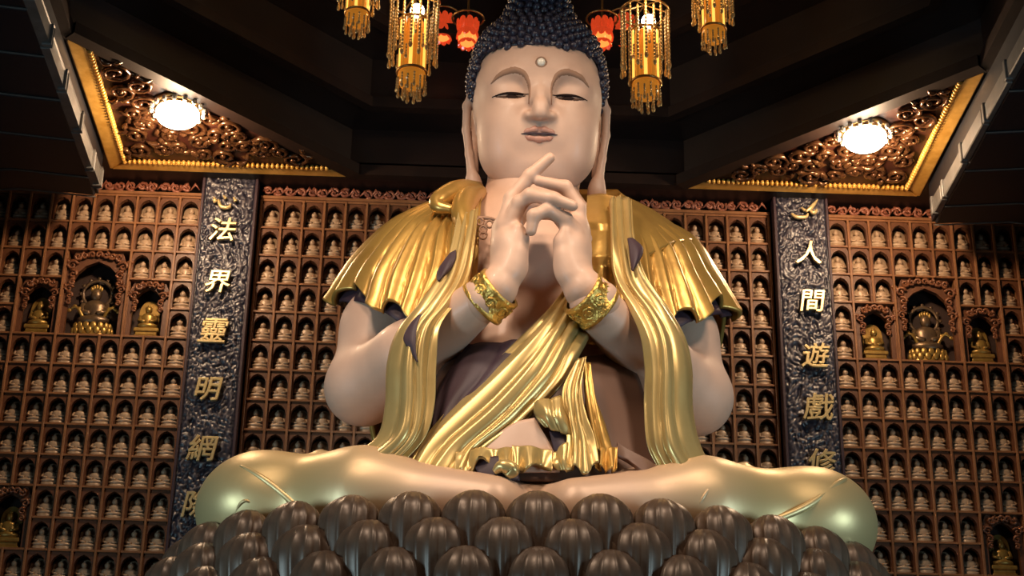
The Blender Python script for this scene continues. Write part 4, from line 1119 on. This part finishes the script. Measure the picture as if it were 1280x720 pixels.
# ================================================================== LANTERNS
def gold_lantern(x, y, z, label, s=1.0):
    """z: bottom of the fringe"""
    t = thing('crystal_lantern', label, 'lantern', (x, y, z), 'crystal lanterns under the coffer')
    L = (x, y, z); ps = []
    MB().lathe([(.055*s, .22*s), (.07*s, .24*s), (.07*s, .62*s), (.05*s, .64*s)], 14).obj('core', 'amber_glass', t, L, smooth=True)
    MB().ell((.02*s, -.05*s, .69*s), (.05*s, .05*s, .055*s), 14, 9).obj('bulb', 'bulb', t, L, smooth=True)
    bar = MB().box(-.012*s, .012*s, -.006*s, .006*s, 0, .40*s, .004*s).mesh('glass_bar', 'amber_bright')
    bar2 = MB().box(-.014*s, .014*s, -.008*s, .008*s, 0, .40*s, .004*s).mesh('glass_bar', 'amber_glass')
    for k in range(10):
        a = 2*PI*k/10+.2; o = link('glass_bar', bar if k % 2 else bar2, t, (x+.088*s*math.cos(a), y+.088*s*math.sin(a), z+.235*s)); o.rotation_euler.z = a+PI/2
    MB().lathe([(.02*s, .095*s), (.075*s, .115*s), (.098*s, .165*s), (.095*s, .21*s), (.06*s, .222*s)], 18).obj('bowl', 'amber_glass', t, L, smooth=True)
    for zz, rr in ((.222, .10), (.63, .105), (.80, .17)):
        mb = MB(); mb.tube([(rr*s*math.cos(a), rr*s*math.sin(a), zz*s) for a in np.linspace(0, 2*PI, 25)], .010*s, 6); mb.obj('hoop', 'brass', t, L, smooth=True)
    def strand(n, st, rb):
        mb = MB()
        for k in range(n): mb.ell((0, 0, -k*st), (rb, rb, st*.62), 5, 4)
        mb.ell((0, 0, -n*st), (rb*1.4, rb*1.4, st*1.0), 6, 4)
        return mb.mesh('bead_strand', 'crystal', True)
    long_, short = strand(15, .030*s, .0105*s), strand(4, .022*s, .0085*s)
    for k in range(18):
        a = 2*PI*k/18+.1; link('bead_strand', long_, t, (x+.165*s*math.cos(a), y+.165*s*math.sin(a), z+(.80-(.0 if k % 2 else .05))*s))
    for k in range(14):
        a = 2*PI*k/14; link('bead_strand', short, t, (x+.098*s*math.cos(a), y+.098*s*math.sin(a), z+(.15+.02*(k % 2))*s))
    for k in range(7):
        a = 2*PI*k/7+.3; link('bead_strand', short, t, (x+.05*s*math.cos(a), y+.05*s*math.sin(a), z+.11*s))
    for k in range(12):
        a = 2*PI*k/12+.15; link('bead_strand', short, t, (x+.112*s*math.cos(a), y+.112*s*math.sin(a), z+(.58-.10*(k % 3))*s))
    MB().tube([(0, 0, .64*s), (0, 0, .84*s), (0, 0, 9.5-z)], [.01, .01, .008], 6).obj('hanging_rod', 'brass', t, L)
    for k in range(6):
        a = PI*k/3; MB().tube([(0, 0, .86*s), (.17*s*math.cos(a), .17*s*math.sin(a), .80*s)], .006*s, 5).obj('hoop_arm', 'brass', t, L)
    d = bpy.data.lights.new('lantern_light', 'POINT'); d.energy = 6; d.color = (1, .55, .18); d.shadow_soft_size = .05
    lo = bpy.data.objects.new('lantern_light', d); COL.objects.link(lo); lo.location = (x, y-.22*s, z+.72*s)
    return t
def red_lantern(x, y, z, label, s=1.0):
    t = thing('lotus_lantern', label, 'lantern', (x, y, z), 'red lotus lanterns under the coffer')
    L = (x, y, z)
    MB().lathe([(.03*s, 0), (.07*s, .03*s), (.08*s, .10*s), (.05*s, .16*s)], 14).obj('core', 'red_core', t, L, smooth=True)
    pet = MB().ell((0, 0, .05*s), (.034*s, .012*s, .060*s), 7, 5).mesh('glass_petal', 'red_glass', False)
    for tier, (rr, zz, tl) in enumerate(((.075, 0, -26), (.088, .065, -14), (.075, .135, 8))):
        for k in range(9):
            a = 2*PI*(k+.5*(tier % 2))/9; o = link('glass_petal', pet, t, (x+rr*s*math.cos(a), y+rr*s*math.sin(a), z+zz*s)); o.rotation_euler = (R(tl), 0, a+PI/2)
    MB().tube([(0, 0, .2*s), (0, 0, 9.5-z)], .009, 6).obj('hanging_rod', 'brass', t, L)
    mb = MB(); mb.tube([(.13*s*math.cos(a), .13*s*math.sin(a), .26*s) for a in np.linspace(0, 2*PI, 21)], .009*s, 6); mb.obj('hoop', 'brass', t, L, smooth=True)
    return t
for px, py, Y, s, lab in ((513, 126, 12.0, 1.15, 'tall amber crystal lantern hanging left of the statue head'), (808, 139, 12.0, 1.15, 'tall amber crystal lantern hanging right of the statue head'),
                          (445, 46, 11.6, .95, 'amber crystal lantern cut by the top edge, leftmost of the lanterns'), (893, 66, 11.6, .95, 'amber crystal lantern cut by the top edge, rightmost of the lanterns')):
    p = at(px, py, Y); gold_lantern(p[0], p[1], p[2], lab, s)
for px, py, Y, lab in ((553, 50, 12.95, 'red glass lotus lantern beside the left tall lantern'), (584, 57, 12.4, 'red glass lotus lantern close left of the statue hair'),
                       (753, 57, 12.4, 'red glass lotus lantern close right of the statue hair'), (781, 52, 12.95, 'red glass lotus lantern beside the right tall lantern')):
    p = at(px, py, Y); red_lantern(p[0], p[1], p[2], lab, 1.0)
